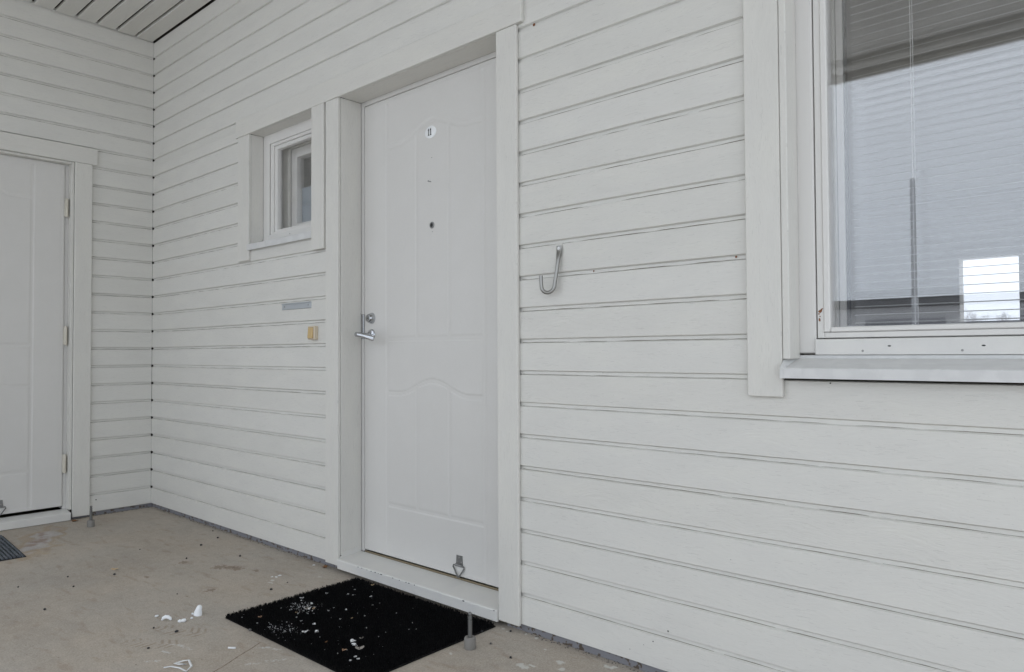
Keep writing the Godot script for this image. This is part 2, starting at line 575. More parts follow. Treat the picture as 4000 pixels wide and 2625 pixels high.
# one profiled board between joint k-1 and joint k; side 0: main wall (along x), side 1: left wall (along z)
func wall_board(k: int, a: float, b: float, ylo: float, yhi: float, side: int, parent: Node3D, wob: FastNoiseLite) -> void:
	var y0 := joint(k - 1) + 0.0056
	var s := joint(k) - 0.0090
	var t := joint(k) + 0.0130
	var prof := PackedVector2Array([Vector2(y0 + 0.0078, -0.018), Vector2(y0 + 0.0078, -0.0072), Vector2(y0, -0.0072), Vector2(y0 + 0.0032, -0.0006), Vector2(y0 + 0.0038, 0.0), Vector2(s, 0.0), Vector2(s + 0.0005, -0.0006), Vector2(s + 0.0036, -0.0088), Vector2(t, -0.0088), Vector2(t, -0.018)])
	var polys: Array = [prof]
	if ylo > y0 or yhi < t:
		polys = Geometry2D.intersect_polygons(prof, PackedVector2Array([Vector2(ylo, -0.1), Vector2(yhi, -0.1), Vector2(yhi, 0.1), Vector2(ylo, 0.1)]))
	if polys.is_empty():
		return
	var st := S()
	var off := Vector2(rng.randf(), 0.0)
	off.y = rng.randf_range(0.0, 0.82)
	var shift := rng.randf_range(-0.0006, 0.0006)
	for pg: PackedVector2Array in polys:
		if Geometry2D.is_polygon_clockwise(pg):
			pg.reverse()
		var n := pg.size()
		var segs := maxi(1, int((b - a) / 0.28))
		var rings := []
		for i in segs + 1:
			var l := a + (b - a) * i / segs
			var ring := []
			for p in pg:
				var dz := shift + 0.0006 * wob.get_noise_2d(l * 90.0, k * 37.0 + side * 500.0)
				var dy := 0.0006 * wob.get_noise_2d(l * 140.0 + 300.0, k * 53.0 + side * 500.0)
				ring.append(Vector3(l, p.x + dy, p.y + dz) if side == 0 else Vector3(p.y + dz, p.x + dy, l))
			rings.append(ring)
		for i in segs:
			var run := 0.0
			for j in n:
				var j2 := (j + 1) % n
				var e := pg[j].distance_to(pg[j2])
				var u0 := (a + (b - a) * i / segs) / 1.8 + off.x
				var u1 := (a + (b - a) * (i + 1) / segs) / 1.8 + off.x
				var v0 := run / 0.9 + off.y
				var v1 := (run + e) / 0.9 + off.y
				run += e
				var q := [rings[i][j], rings[i + 1][j], rings[i + 1][j2], rings[i][j2]]
				var uv := [Vector2(u0, v0), Vector2(u1, v0), Vector2(u1, v1), Vector2(u0, v1)]
				var order := [0, 1, 2, 0, 2, 3]
				# outward of a counter-clockwise (y, depth) outline
				var d2 := pg[j2] - pg[j]
				var o2 := Vector2(d2.y, -d2.x)
				var out := Vector3(0, o2.x, o2.y) if side == 0 else Vector3(o2.y, o2.x, 0)
				var nn: Vector3 = (q[1] - q[0]).cross(q[2] - q[0])
				if nn.dot(out) > 0.0:
					order = [0, 2, 1, 0, 3, 2]
				for o in order:
					vert(st, q[o], uv[o])
		var tri := Geometry2D.triangulate_polygon(pg)
		for e in [0, segs]:
			for c in range(0, tri.size(), 3):
				var q := [rings[e][tri[c]], rings[e][tri[c + 1]], rings[e][tri[c + 2]]]
				var out := Vector3.ZERO
				out[0 if side == 0 else 2] = -1.0 if e == 0 else 1.0
				poly(st, q, out)
	var mk: String = ["timber", "timber", "timber_b", "timber_c"][rng.randi_range(0, 3)]
	obj("board", st, M[mk], parent)

# rows of boards with rectangular openings left out: [a0, a1, y0, y1]
func board_wall(parent: Node3D, side: int, a: float, b: float, holes: Array, top: float) -> void:
	var wob := noise(17 + side, 0.01, 2)
	for k in range(0, 28):
		var y0 := joint(k - 1) + 0.0056
		var y1 := joint(k) + 0.0130
		if y0 > top - 0.01:
			break
		var edges := [y0, minf(y1, top)]
		for hl in holes:
			for e in [hl[2], hl[3]]:
				if e > y0 + 0.004 and e < y1 - 0.004:
					edges.append(e)
		edges.sort()
		for i in edges.size() - 1:
			var mid: float = (edges[i] + edges[i + 1]) * 0.5
			var spans := [[a, b]]
			for hl in holes:
				if mid > hl[2] and mid < hl[3]:
					var next := []
					for sp in spans:
						if hl[0] > sp[0] and hl[0] < sp[1]:
							next.append([sp[0], hl[0]])
						if hl[1] > sp[0] and hl[1] < sp[1]:
							next.append([hl[1], sp[1]])
						if hl[1] <= sp[0] or hl[0] >= sp[1]:
							next.append(sp)
					spans = next
			for sp in spans:
				wall_board(k, sp[0], sp[1], edges[i] if edges.size() > 2 or top < y1 else -9.0, edges[i + 1] if edges.size() > 2 or top < y1 else 9.0, side, parent, wob)

# thin brown line in the lower corner of the grooves, uneven, thicker in upper rows
func groove_line(parent: Node3D, side: int, a: float, b: float, holes: Array, top: float) -> void:
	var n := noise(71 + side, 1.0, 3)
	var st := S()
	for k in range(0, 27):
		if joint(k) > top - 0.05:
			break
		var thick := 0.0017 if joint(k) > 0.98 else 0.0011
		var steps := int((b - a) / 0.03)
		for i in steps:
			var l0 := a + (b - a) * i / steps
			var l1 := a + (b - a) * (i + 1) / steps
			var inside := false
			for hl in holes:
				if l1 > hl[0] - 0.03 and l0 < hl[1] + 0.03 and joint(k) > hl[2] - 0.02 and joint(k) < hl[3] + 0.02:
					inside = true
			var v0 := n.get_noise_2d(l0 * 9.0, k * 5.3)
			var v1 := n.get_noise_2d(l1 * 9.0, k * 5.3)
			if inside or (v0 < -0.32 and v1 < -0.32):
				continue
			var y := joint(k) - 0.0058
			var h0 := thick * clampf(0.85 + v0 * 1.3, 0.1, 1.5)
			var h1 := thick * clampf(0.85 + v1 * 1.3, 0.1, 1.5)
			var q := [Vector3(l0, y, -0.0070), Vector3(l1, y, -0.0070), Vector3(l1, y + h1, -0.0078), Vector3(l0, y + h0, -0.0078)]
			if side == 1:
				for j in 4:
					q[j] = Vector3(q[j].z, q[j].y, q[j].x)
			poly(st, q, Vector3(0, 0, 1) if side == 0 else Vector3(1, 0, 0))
	var o := obj("groove_line", st, M.groove_brown, parent)
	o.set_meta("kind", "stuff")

# solid wall behind the boards, leaving the openings free
func wall_core(called: String, parent: Node3D, side: int, a: float, b: float, top: float, holes: Array, d0: float, d1: float, m: Material) -> void:
	var xs := [a, b]
	for hl in holes:
		xs.append(hl[0])
		xs.append(hl[1])
	xs.sort()
	var st := S()
	for i in xs.size() - 1:
		var mid: float = (xs[i] + xs[i + 1]) * 0.5
		var cuts := []
		for hl in holes:
			if mid > hl[0] and mid < hl[1]:
				cuts.append([hl[2], hl[3]])
		cuts.sort_custom(func(p, q): return p[0] < q[0])
		var y := 0.0
		for c in cuts + [[top, top]]:
			if c[0] > y + 0.001:
				if side == 0:
					box(st, Vector3(xs[i], y, d0), Vector3(xs[i + 1], c[0], d1), 0.0)
				else:
					box(st, Vector3(d0, y, xs[i]), Vector3(d1, c[0], xs[i + 1]), 0.0)
			y = maxf(y, c[1])
	obj(called, st, m, parent)

# ---------------------------------------------------------------- door parts shared by the two doors
func arch(x: float, base: float, rise: float) -> float:
	var d := absf(x)
	return base + (rise * 0.5 * (1.0 + cos(PI * d / 0.22)) if d < 0.22 else 0.0)

func channel(d: float) -> float:
	var e := 0.0125 - absf(d)
	return -0.0017 * smoothstep(0.0, 0.0055, e)

# pressed door skin; local: x across (-0.475..0.475), y up from the bottom edge, z out
var leaf_cache: ArrayMesh
func door_leaf_mesh() -> ArrayMesh:
	if leaf_cache != null:
		return leaf_cache
	var w := 0.95
	var h := 2.063
	var step := 0.0055
	var nx := int(w / step)
	var ny := int(h / step)
	var y_of := 0.082
	var hf := func(x: float, y: float) -> float:
		var v := 0.0
		var Y := y + y_of
		var inner := Y > 0.094 and Y < 2.118
		if inner:
			v = minf(v, channel(absf(x) - 0.306))
		if absf(x) < 0.306:
			var a1 := arch(x, 1.9185, 0.061)
			var a2 := arch(x, 0.8095, 0.059)
			v = minf(v, channel((Y - a1) * 0.94))
			v = minf(v, channel((Y - a2) * 0.94))
			v = minf(v, channel(Y - 1.049))
			v = minf(v, channel(Y - 0.311))
			if (Y > 1.049 and Y < a1) or (Y > 0.311 and Y < a2):
				v = minf(v, channel(absf(x) - 0.102))
		# fine line round the edge
		var eb := minf(minf(Y - 0.082, 2.145 - Y), 0.475 - absf(x))
		v -= 0.0006 * exp(-pow((eb - 0.014) / 0.0035, 2.0))
		v -= 0.003 * (1.0 - smoothstep(0.0, 0.006, eb))
		return v
	var P := PackedVector3Array()
	var N := PackedVector3Array()
	var U := PackedVector2Array()
	var I := PackedInt32Array()
	for j in ny + 1:
		for i in nx + 1:
			var x := -w / 2 + w * i / nx
			var y := h * j / ny
			var z: float = hf.call(x, y)
			var e := 0.002
			var gx: float = (hf.call(x + e, y) - hf.call(x - e, y)) / (2 * e)
			var gy: float = (hf.call(x, y + e) - hf.call(x, y - e)) / (2 * e)
			P.append(Vector3(x, y, z))
			N.append(Vector3(-gx, -gy, 1).normalized())
			U.append(Vector2(x, y))
	for j in ny:
		for i in nx:
			var a := j * (nx + 1) + i
			var b := a + 1
			var c := a + nx + 1
			var d := c + 1
			I.append_array(PackedInt32Array([a, c, b, b, c, d]))
	# edges and back
	var q := [[Vector3(-w / 2, 0, -0.003), Vector3(-w / 2, h, -0.003), Vector3(-1, 0, 0)], [Vector3(w / 2, h, -0.003), Vector3(w / 2, 0, -0.003), Vector3(1, 0, 0)], [Vector3(-w / 2, h, -0.003), Vector3(w / 2, h, -0.003), Vector3(0, 1, 0)], [Vector3(w / 2, 0, -0.003), Vector3(-w / 2, 0, -0.003), Vector3(0, -1, 0)]]
	for s in q:
		var o := P.size()
		var back := Vector3(0, 0, -0.042)
		for p in [s[0], s[1], s[1] + back, s[0] + back]:
			P.append(p)
			N.append(s[2])
			U.append(Vector2(p.x + p.z, p.y))
		I.append_array(PackedInt32Array([o, o + 2, o + 1, o, o + 3, o + 2]))
	var o2 := P.size()
	for p in [Vector3(-w / 2, 0, -0.045), Vector3(w / 2, 0, -0.045), Vector3(w / 2, h, -0.045), Vector3(-w / 2, h, -0.045)]:
		P.append(p)
		N.append(Vector3(0, 0, -1))
		U.append(Vector2(p.x, p.y))
	I.append_array(PackedInt32Array([o2, o2 + 1, o2 + 2, o2, o2 + 2, o2 + 3]))
	var arr := []
	arr.resize(Mesh.ARRAY_MAX)
	arr[Mesh.ARRAY_VERTEX] = P
	arr[Mesh.ARRAY_NORMAL] = N
	arr[Mesh.ARRAY_TEX_UV] = U
	arr[Mesh.ARRAY_INDEX] = I
	var am := ArrayMesh.new()
	am.add_surface_from_arrays(Mesh.PRIMITIVE_TRIANGLES, arr)
	leaf_cache = am
	return am

# stamped plate with a hanging triangular ring that hooks over the door stop's pin
func hold_open_ring(parent: Node, c: Vector3) -> void:
	var st := S()
	var z := c.z
	poly(st, [Vector3(c.x - 0.017, c.y + 0.021, z + 0.002), Vector3(c.x + 0.017, c.y + 0.021, z + 0.002), Vector3(c.x + 0.0195, c.y - 0.017, z + 0.002), Vector3(c.x - 0.0195, c.y - 0.017, z + 0.002)], Vector3(0, 0, 1))
	for e in [[Vector2(-0.017, 0.021), Vector2(0.017, 0.021)], [Vector2(0.017, 0.021), Vector2(0.0195, -0.017)], [Vector2(-0.0195, -0.017), Vector2(-0.017, 0.021)]]:
		var a := Vector3(c.x + e[0].x, c.y + e[0].y, z)
		var b := Vector3(c.x + e[1].x, c.y + e[1].y, z)
		poly(st, [a, b, b + Vector3(0, 0, 0.002), a + Vector3(0, 0, 0.002)], (a + b) * 0.5 - c)
	tube(st, [Vector3(c.x - 0.0195, c.y - 0.0185, z + 0.0045), Vector3(c.x + 0.0195, c.y - 0.0185, z + 0.0045)], [0.0052], 10)
	var pl := obj("bracket_plate", st, M.zinc, parent)
	for p in [Vector2(0, 0.012), Vector2(-0.010, -0.007), Vector2(0.011, -0.007)]:
		var s2 := S()
		lathe(s2, [Vector2(0.0042, 0.0), Vector2(0.0040, 0.0012), Vector2(0.0022, 0.0024), Vector2(0.0, 0.0026)], Transform3D(Basis(Vector3.RIGHT, PI / 2), Vector3(c.x + p.x, c.y + p.y, z + 0.002)), 10)
		var sc := obj("screw", s2, M.brushed_steel, pl)
		sc.position = Vector3.ZERO
	var s3 := S()
	var zz := z + 0.0055
	tube(s3, [Vector3(c.x + 0.019, c.y - 0.0185, zz), Vector3(c.x + 0.030, c.y - 0.020, zz + 0.001), Vector3(c.x + 0.032, c.y - 0.026, zz + 0.001), Vector3(c.x + 0.005, c.y - 0.062, zz + 0.003), Vector3(c.x, c.y - 0.0655, zz + 0.003), Vector3(c.x - 0.005, c.y - 0.062, zz + 0.003), Vector3(c.x - 0.032, c.y - 0.026, zz + 0.001), Vector3(c.x - 0.030, c.y - 0.020, zz + 0.001), Vector3(c.x - 0.019, c.y - 0.0185, zz)], [0.0030], 8)
	var rg := obj("ring", s3, M.dull_zinc, pl)
	rg.position = Vector3.ZERO

func build_front_door() -> void:
	var d := thing("front_door", "white pressed panel entrance door numbered 11 with chrome lever and lock", "door", Vector3(2.6, 0, 0))
	var leaf := put("leaf", door_leaf_mesh(), M.door_sheet, d)
	leaf.position = Vector3(0, 0.082, -0.113)
	# casings on the wall
	box_part("casing_board", Vector3(2.001, 0.026, 0.0002), Vector3(2.100, 2.1655, T), M.trim, d, 0.0022, 1)
	box_part("casing_board", Vector3(3.094, 0.022, 0.0002), Vector3(3.194, 2.1655, T), M.trim, d, 0.0035, 1)
	box_part("head_casing", Vector3(1.140, 2.1665, 0.0002), Vector3(3.221, 2.2635, T + 0.002), M.trim, d, 0.0022, 0)
	# lining boards that fill the depth of the opening
	box_part("lining_board", Vector3(2.082, 0.072, -0.111), Vector3(2.1035, 2.166, -0.0005), M.trim, d, 0.001, 1)
	box_part("lining_board", Vector3(3.0905, 0.072, -0.111), Vector3(3.112, 2.166, -0.0005), M.trim, d, 0.001, 1)
	box_part("lining_board", Vector3(2.1045, 2.1665, -0.111), Vector3(3.0895, 2.184, -0.0005), M.trim, d, 0.001, 0)
	# frame round the leaf
	box_part("frame", Vector3(2.082, 0.07, -0.19), Vector3(2.1215, 2.184, -0.1145), M.door_paint, d, 0.0015, 1)
	box_part("frame", Vector3(3.0785, 0.07, -0.19), Vector3(3.112, 2.184, -0.1145), M.door_paint, d, 0.0015, 1)
	box_part("frame", Vector3(2.1225, 2.148, -0.19), Vector3(3.0775, 2.184, -0.1145), M.door_paint, d, 0.0015, 0)
	# threshold sheet with its turned-up end
	var st := S()
	sweep_x(st, [Vector2(0.021, 0.017), Vector2(0.022, 0.054), Vector2(0.0205, 0.0575), Vector2(0.017, 0.0590), Vector2(-0.112, 0.0695), Vector2(-0.112, 0.064), Vector2(0.012, 0.050), Vector2(0.012, 0.017)], 2.1042, 3.0935)
	var th := obj("threshold", st, M.sheet_metal, d)
	var s2 := S()
	for f in [2.1036, 2.1056]:
		poly(s2, [Vector3(f, 0.056, 0.020), Vector3(f, 0.0835, -0.022), Vector3(f, 0.094, -0.102), Vector3(f, 0.092, -0.110), Vector3(f, 0.068, -0.111)], Vector3(f - 2.1046, 0, 0))
	var ed := [Vector2(0.020, 0.056), Vector2(-0.022, 0.0835), Vector2(-0.102, 0.094), Vector2(-0.110, 0.092)]
	for i in 3:
		poly(s2, [Vector3(2.1036, ed[i].y, ed[i].x), Vector3(2.1056, ed[i].y, ed[i].x), Vector3(2.1056, ed[i + 1].y, ed[i + 1].x), Vector3(2.1036, ed[i + 1].y, ed[i + 1].x)], Vector3.UP)
	obj("end_flange", s2, M.sheet_metal, th)
	var s3 := S()
	var ci := 0
	for c in [[2.263, 0.007], [2.290, 0.006], [2.327, 0.006], [2.356, 0.008], [2.383, 0.010], [2.405, 0.005], [2.426, 0.018], [2.503, 0.007], [2.545, 0.006], [2.588, 0.008], [2.606, 0.011], [2.64, 0.007], [2.922, 0.016], [3.08, 0.007]]:
		ci += 1
		var cx: float = c[0]
		var cw: float = c[1]
		var pts := []
		for i in 7:
			var a := TAU * i / 7
			pts.append(Vector3(cx + cos(a) * cw * 0.5 * rng.randf_range(0.6, 1.1), 0.0545 + sin(a) * 0.0026 * rng.randf_range(0.6, 1.2), 0.0226))
		poly(s3, pts, Vector3(0, 0, 1))
	obj("chipped_edge", s3, M.bare_steel, th)
	box_part("sill_strip", Vector3(2.1225, 0.060, -0.1225), Vector3(3.0775, 0.0742, -0.1185), M.bare_wood, d, 0.0012, 0)
	# strike plate
	box_part("strike_plate", Vector3(2.1050, 1.055, -0.1143), Vector3(2.1225, 1.170, -0.1120), M.chrome, d, 0.0009, 1)
	box_part("strike_lip", Vector3(2.1215, 1.055, -0.1180), Vector3(2.1240, 1.170, -0.1085), M.chrome, d, 0.0009, 1)
	# lock cylinder
	var out := Basis(Vector3.RIGHT, PI / 2)
	var s4 := S()
	lathe(s4, [Vector2(0.0265, 0.0), Vector2(0.0262, 0.003), Vector2(0.0180, 0.0245), Vector2(0.0172, 0.0258), Vector2(0.0120, 0.0262), Vector2(0.0118, 0.0245), Vector2(0.0, 0.0245)], Transform3D(out, Vector3(2.183, 1.149, -0.1150)), 36)
	var cy := obj("lock_cylinder", s4, M.chrome, d)
	var s5 := S()
	lathe(s5, [Vector2(0.0105, 0.0240), Vector2(0.0102, 0.0275), Vector2(0.0045, 0.0278), Vector2(0.0042, 0.0262), Vector2(0.0, 0.0262)], Transform3D(out, Vector3(2.183, 1.149, -0.1150)), 24)
	obj("core", s5, M.brushed_steel, cy)
	var s6 := S()
	lathe(s6, [Vector2(0.0040, 0.0266), Vector2(0.0, 0.0267)], Transform3D(out, Vector3(2.183, 1.149, -0.1150)), 12, Vector2(0.7, 1.0))
	obj("keyhole", s6, M.keyway, cy)
	# lever on its round rose
	var s7 := S()
	lathe(s7, [Vector2(0.0262, 0.0), Vector2(0.0262, 0.004), Vector2(0.0235, 0.0078), Vector2(0.013, 0.0105), Vector2(0.0115, 0.0115), Vector2(0.0112, 0.022), Vector2(0.0095, 0.024)], Transform3D(out, Vector3(2.181, 1.073, -0.1150)), 36)
	var ro := obj("handle_rose", s7, M.chrome, d)
	var s8 := S()
	var lp := [Vector3(2.181, 1.073, -0.096), Vector3(2.181, 1.073, -0.060), Vector3(2.1808, 1.0732, -0.036), Vector3(2.184, 1.0735, -0.0255), Vector3(2.193, 1.0735, -0.0205), Vector3(2.210, 1.0715, -0.0215), Vector3(2.236, 1.0665, -0.0275), Vector3(2.262, 1.0600, -0.0340), Vector3(2.286, 1.0535, -0.0380), Vector3(2.294, 1.0515, -0.0390)]
	tube(s8, lp, [Vector2(0.0090, 0.0090), Vector2(0.0088, 0.0088), Vector2(0.0098, 0.0092), Vector2(0.0112, 0.0090), Vector2(0.0115, 0.0085), Vector2(0.0102, 0.0074), Vector2(0.0098, 0.0062), Vector2(0.0112, 0.0052), Vector2(0.0118, 0.0044), Vector2(0.0085, 0.0030)], 16)
	obj("lever", s8, M.chrome, ro)
	# oval enamel number plate
	var s9 := S()
	lathe(s9, [Vector2(1.0, 0.0), Vector2(1.0, 0.0016), Vector2(0.965, 0.0026), Vector2(0.7, 0.0040), Vector2(0.3, 0.0050), Vector2(0.0, 0.0052)], Transform3D(out * Basis.from_scale(Vector3(1, 1, 1)), Vector3(2.592, 1.929, -0.1132)), 40, Vector2(0.0365, 0.0262))
	var pl := obj("number_plate", s9, M.enamel, d)
	for dx in [-0.0068, 0.0062]:
		var dg := S()
		var zf := -0.1132 + 0.0056
		var c := Vector3(2.592 + dx, 1.929 - 0.0150, zf)
		for q in [[Vector2(-0.0050, 0.0), Vector2(0.0050, 0.0), Vector2(0.0050, 0.0022), Vector2(0.0024, 0.0042), Vector2(-0.0024, 0.0042), Vector2(-0.0050, 0.0022)], [Vector2(-0.0024, 0.0042), Vector2(0.0024, 0.0042), Vector2(0.0024, 0.0305), Vector2(-0.0002, 0.0305), Vector2(-0.0024, 0.0285)], [Vector2(-0.0024, 0.0285), Vector2(-0.0024, 0.0225), Vector2(-0.0048, 0.0215), Vector2(-0.0058, 0.0238)]]:
			var pts := []
			for v in q:
				pts.append(c + Vector3(v.x, v.y, 0))
			poly(dg, pts, Vector3(0, 0, 1))
		obj("digit", dg, M.black_print, pl)
	# door viewer, an old screw and two empty screw holes
	var s10 := S()
	lathe(s10, [Vector2(0.0142, 0.0), Vector2(0.0142, 0.0022), Vector2(0.0125, 0.0038), Vector2(0.0098, 0.0040), Vector2(0.0090, 0.0020), Vector2(0.0, 0.0016)], Transform3D(out, Vector3(2.600, 1.530, -0.1133)), 28)
	var vw := obj("door_viewer", s10, M.zinc, d)
	var s11 := S()
	lathe(s11, [Vector2(0.0086, 0.0021), Vector2(0.0060, 0.0034), Vector2(0.0, 0.0040)], Transform3D(out, Vector3(2.600, 1.530, -0.1133)), 20)
	obj("lens", s11, M.keyway, vw)
	var s12 := S()
	lathe(s12, [Vector2(0.0016, 0.0), Vector2(0.0016, 0.014), Vector2(0.0038, 0.0152), Vector2(0.0036, 0.0170), Vector2(0.0, 0.0178)], Transform3D(out, Vector3(2.594, 1.716, -0.1135)), 10)
	obj("loose_screw", s12, M.zinc, d)
	for hp in [Vector3(2.599, 1.819, -0.1128), Vector3(2.602, 1.502, -0.1128)]:
		var s13 := S()
		lathe(s13, [Vector2(0.0018, 0.0), Vector2(0.0, 0.0002)], Transform3D(out, hp), 8)
		obj("screw_hole", s13, M.keyway, d)
	hold_open_ring(d, Vector3(2.761, 0.146, -0.1132))

func build_storage_door() -> void:
	# built facing +z and turned to face +x on the side wall
	var d := thing("storage_door", "white pressed panel side door with three barrel hinges beside grey mat", "door", Vector3(0, 0, 0.972))
	bases.erase(d)
	d.rotation.y = PI / 2
	var put_d := func(o: MeshInstance3D) -> void:
		o.position = Vector3.ZERO
	var leaf := put("leaf", door_leaf_mesh(), M.door_sheet, d)
	leaf.position = Vector3(0, 0.080, -0.045)
	box_part("casing_board", Vector3(0.512, 0.014, 0.0002), Vector3(0.607, 2.1575, T), M.trim, d, 0.0022, 1)
	box_part("casing_board", Vector3(-0.607, 0.014, 0.0002), Vector3(-0.512, 2.1575, T), M.trim, d, 0.0022, 1)
	box_part("head_casing", Vector3(-0.635, 2.1585, 0.0002), Vector3(0.634, 2.2585, T + 0.002), M.trim, d, 0.0022, 0)
	box_part("lining_board", Vector3(0.4965, 0.06, -0.055), Vector3(0.5115, 2.158, -0.0005), M.trim, d, 0.001, 1)
	box_part("lining_board", Vector3(-0.5115, 0.06, -0.055), Vector3(-0.4965, 2.158, -0.0005), M.trim, d, 0.001, 1)
	box_part("lining_board", Vector3(-0.4955, 2.145, -0.055), Vector3(0.4955, 2.158, -0.0005), M.trim, d, 0.001, 0)
	box_part("frame", Vector3(0.4785, 0.06, -0.12), Vector3(0.5115, 2.158, -0.0560), M.door_paint, d, 0.001, 1)
	box_part("frame", Vector3(-0.5115, 0.06, -0.12), Vector3(-0.4785, 2.158, -0.0560), M.door_paint, d, 0.001, 1)
	box_part("frame", Vector3(-0.4775, 2.1405, -0.12), Vector3(0.4775, 2.158, -0.0560), M.door_paint, d, 0.001, 0)
	var st := S()
	sweep_x(st, [Vector2(0.027, 0.003), Vector2(0.028, 0.042), Vector2(0.0265, 0.0455), Vector2(0.022, 0.0470), Vector2(-0.060, 0.060), Vector2(-0.060, 0.050), Vector2(0.018, 0.038), Vector2(0.018, 0.003)], -0.500, 0.5005)
	var th := obj("threshold", st, M.sheet_metal, d)
	box_part("patch_plate", Vector3(-0.05, 0.006, 0.0284), Vector3(0.222, 0.043, 0.0296), M.sheet_metal, th, 0.0006, 0)
	for y in [[1.823, 1.938], [1.046, 1.163], [0.277, 0.392]]:
		var s2 := S()
		var xf := Transform3D(Basis.IDENTITY, Vector3(0.482, 0, -0.030))
		var m: float = (y[0] + y[1]) * 0.5
		lathe(s2, [Vector2(0.0, y[0]), Vector2(0.0072, y[0] + 0.001), Vector2(0.0082, y[0] + 0.004), Vector2(0.0082, m - 0.0012), Vector2(0.0070, m - 0.0010), Vector2(0.0070, m + 0.0010), Vector2(0.0082, m + 0.0012), Vector2(0.0082, y[1] - 0.004), Vector2(0.0072, y[1] - 0.001), Vector2(0.0, y[1])], xf, 16)
		box(s2, Vector3(0.474, y[0] + 0.006, -0.052), Vector3(0.490, y[1] - 0.006, -0.032), 0.001)
		obj("hinge", s2, M.hinge_paint, d)
	hold_open_ring(d, Vector3(0.157, 0.142, -0.0452))
	var s4 := S()
	lathe(s4, [Vector2(0.026, 0.0), Vector2(0.026, 0.004), Vector2(0.013, 0.010), Vector2(0.011, 0.02), Vector2(0.0, 0.02)], Transform3D(Basis(Vector3.RIGHT, PI / 2), Vector3(-0.42, 1.073, -0.046)), 28)
	var ro := obj("handle_rose", s4, M.chrome, d)
	var s5 := S()
	tube(s5, [Vector3(-0.42, 1.073, -0.03), Vector3(-0.42, 1.073, 0.004), Vector3(-0.40, 1.073, 0.012), Vector3(-0.31, 1.066, 0.004)], [0.009, 0.009, 0.009, 0.007], 12)
	obj("lever", s5, M.chrome, ro)

# ---------------------------------------------------------------- windows
func frame_ring(called: String, x0: float, x1: float, y0: float, y1: float, wl: float, wr: float, wb: float, wt: float, z0: float, z1: float, m: Material, parent: Node, bev := 0.0015) -> void:
	var e := 0.0004
	if wb > 0.0:
		box_part(called, Vector3(x0 + wl + e, y0, z0), Vector3(x1 - wr - e, y0 + wb, z1), m, parent, bev, 0)
	box_part(called, Vector3(x0, y0, z0), Vector3(x0 + wl, y1, z1), m, parent, bev, 1)
	box_part(called, Vector3(x1 - wr, y0, z0), Vector3(x1, y1, z1), m, parent, bev, 1)
	box_part(called, Vector3(x0 + wl + e, y1 - wt, z0), Vector3(x1 - wr - e, y1, z1), m, parent, bev, 0)

func pane(x0: float, x1: float, y0: float, y1: float, z: float, parent: Node, tilt := Vector2.ZERO) -> void:
	var st := S()
	var c := Vector3((x0 + x1) / 2, (y0 + y1) / 2, z)
	var hx := (x1 - x0) / 2
	var hy := (y1 - y0) / 2
	var xf := Transform3D(Basis.from_euler(Vector3(tilt.x, tilt.y, 0)), c)
	box(st, Vector3(-hx, -hy, -0.002), Vector3(hx, hy, 0.002), 0.0, 0, xf)
	obj("pane", st, M.glass, parent)

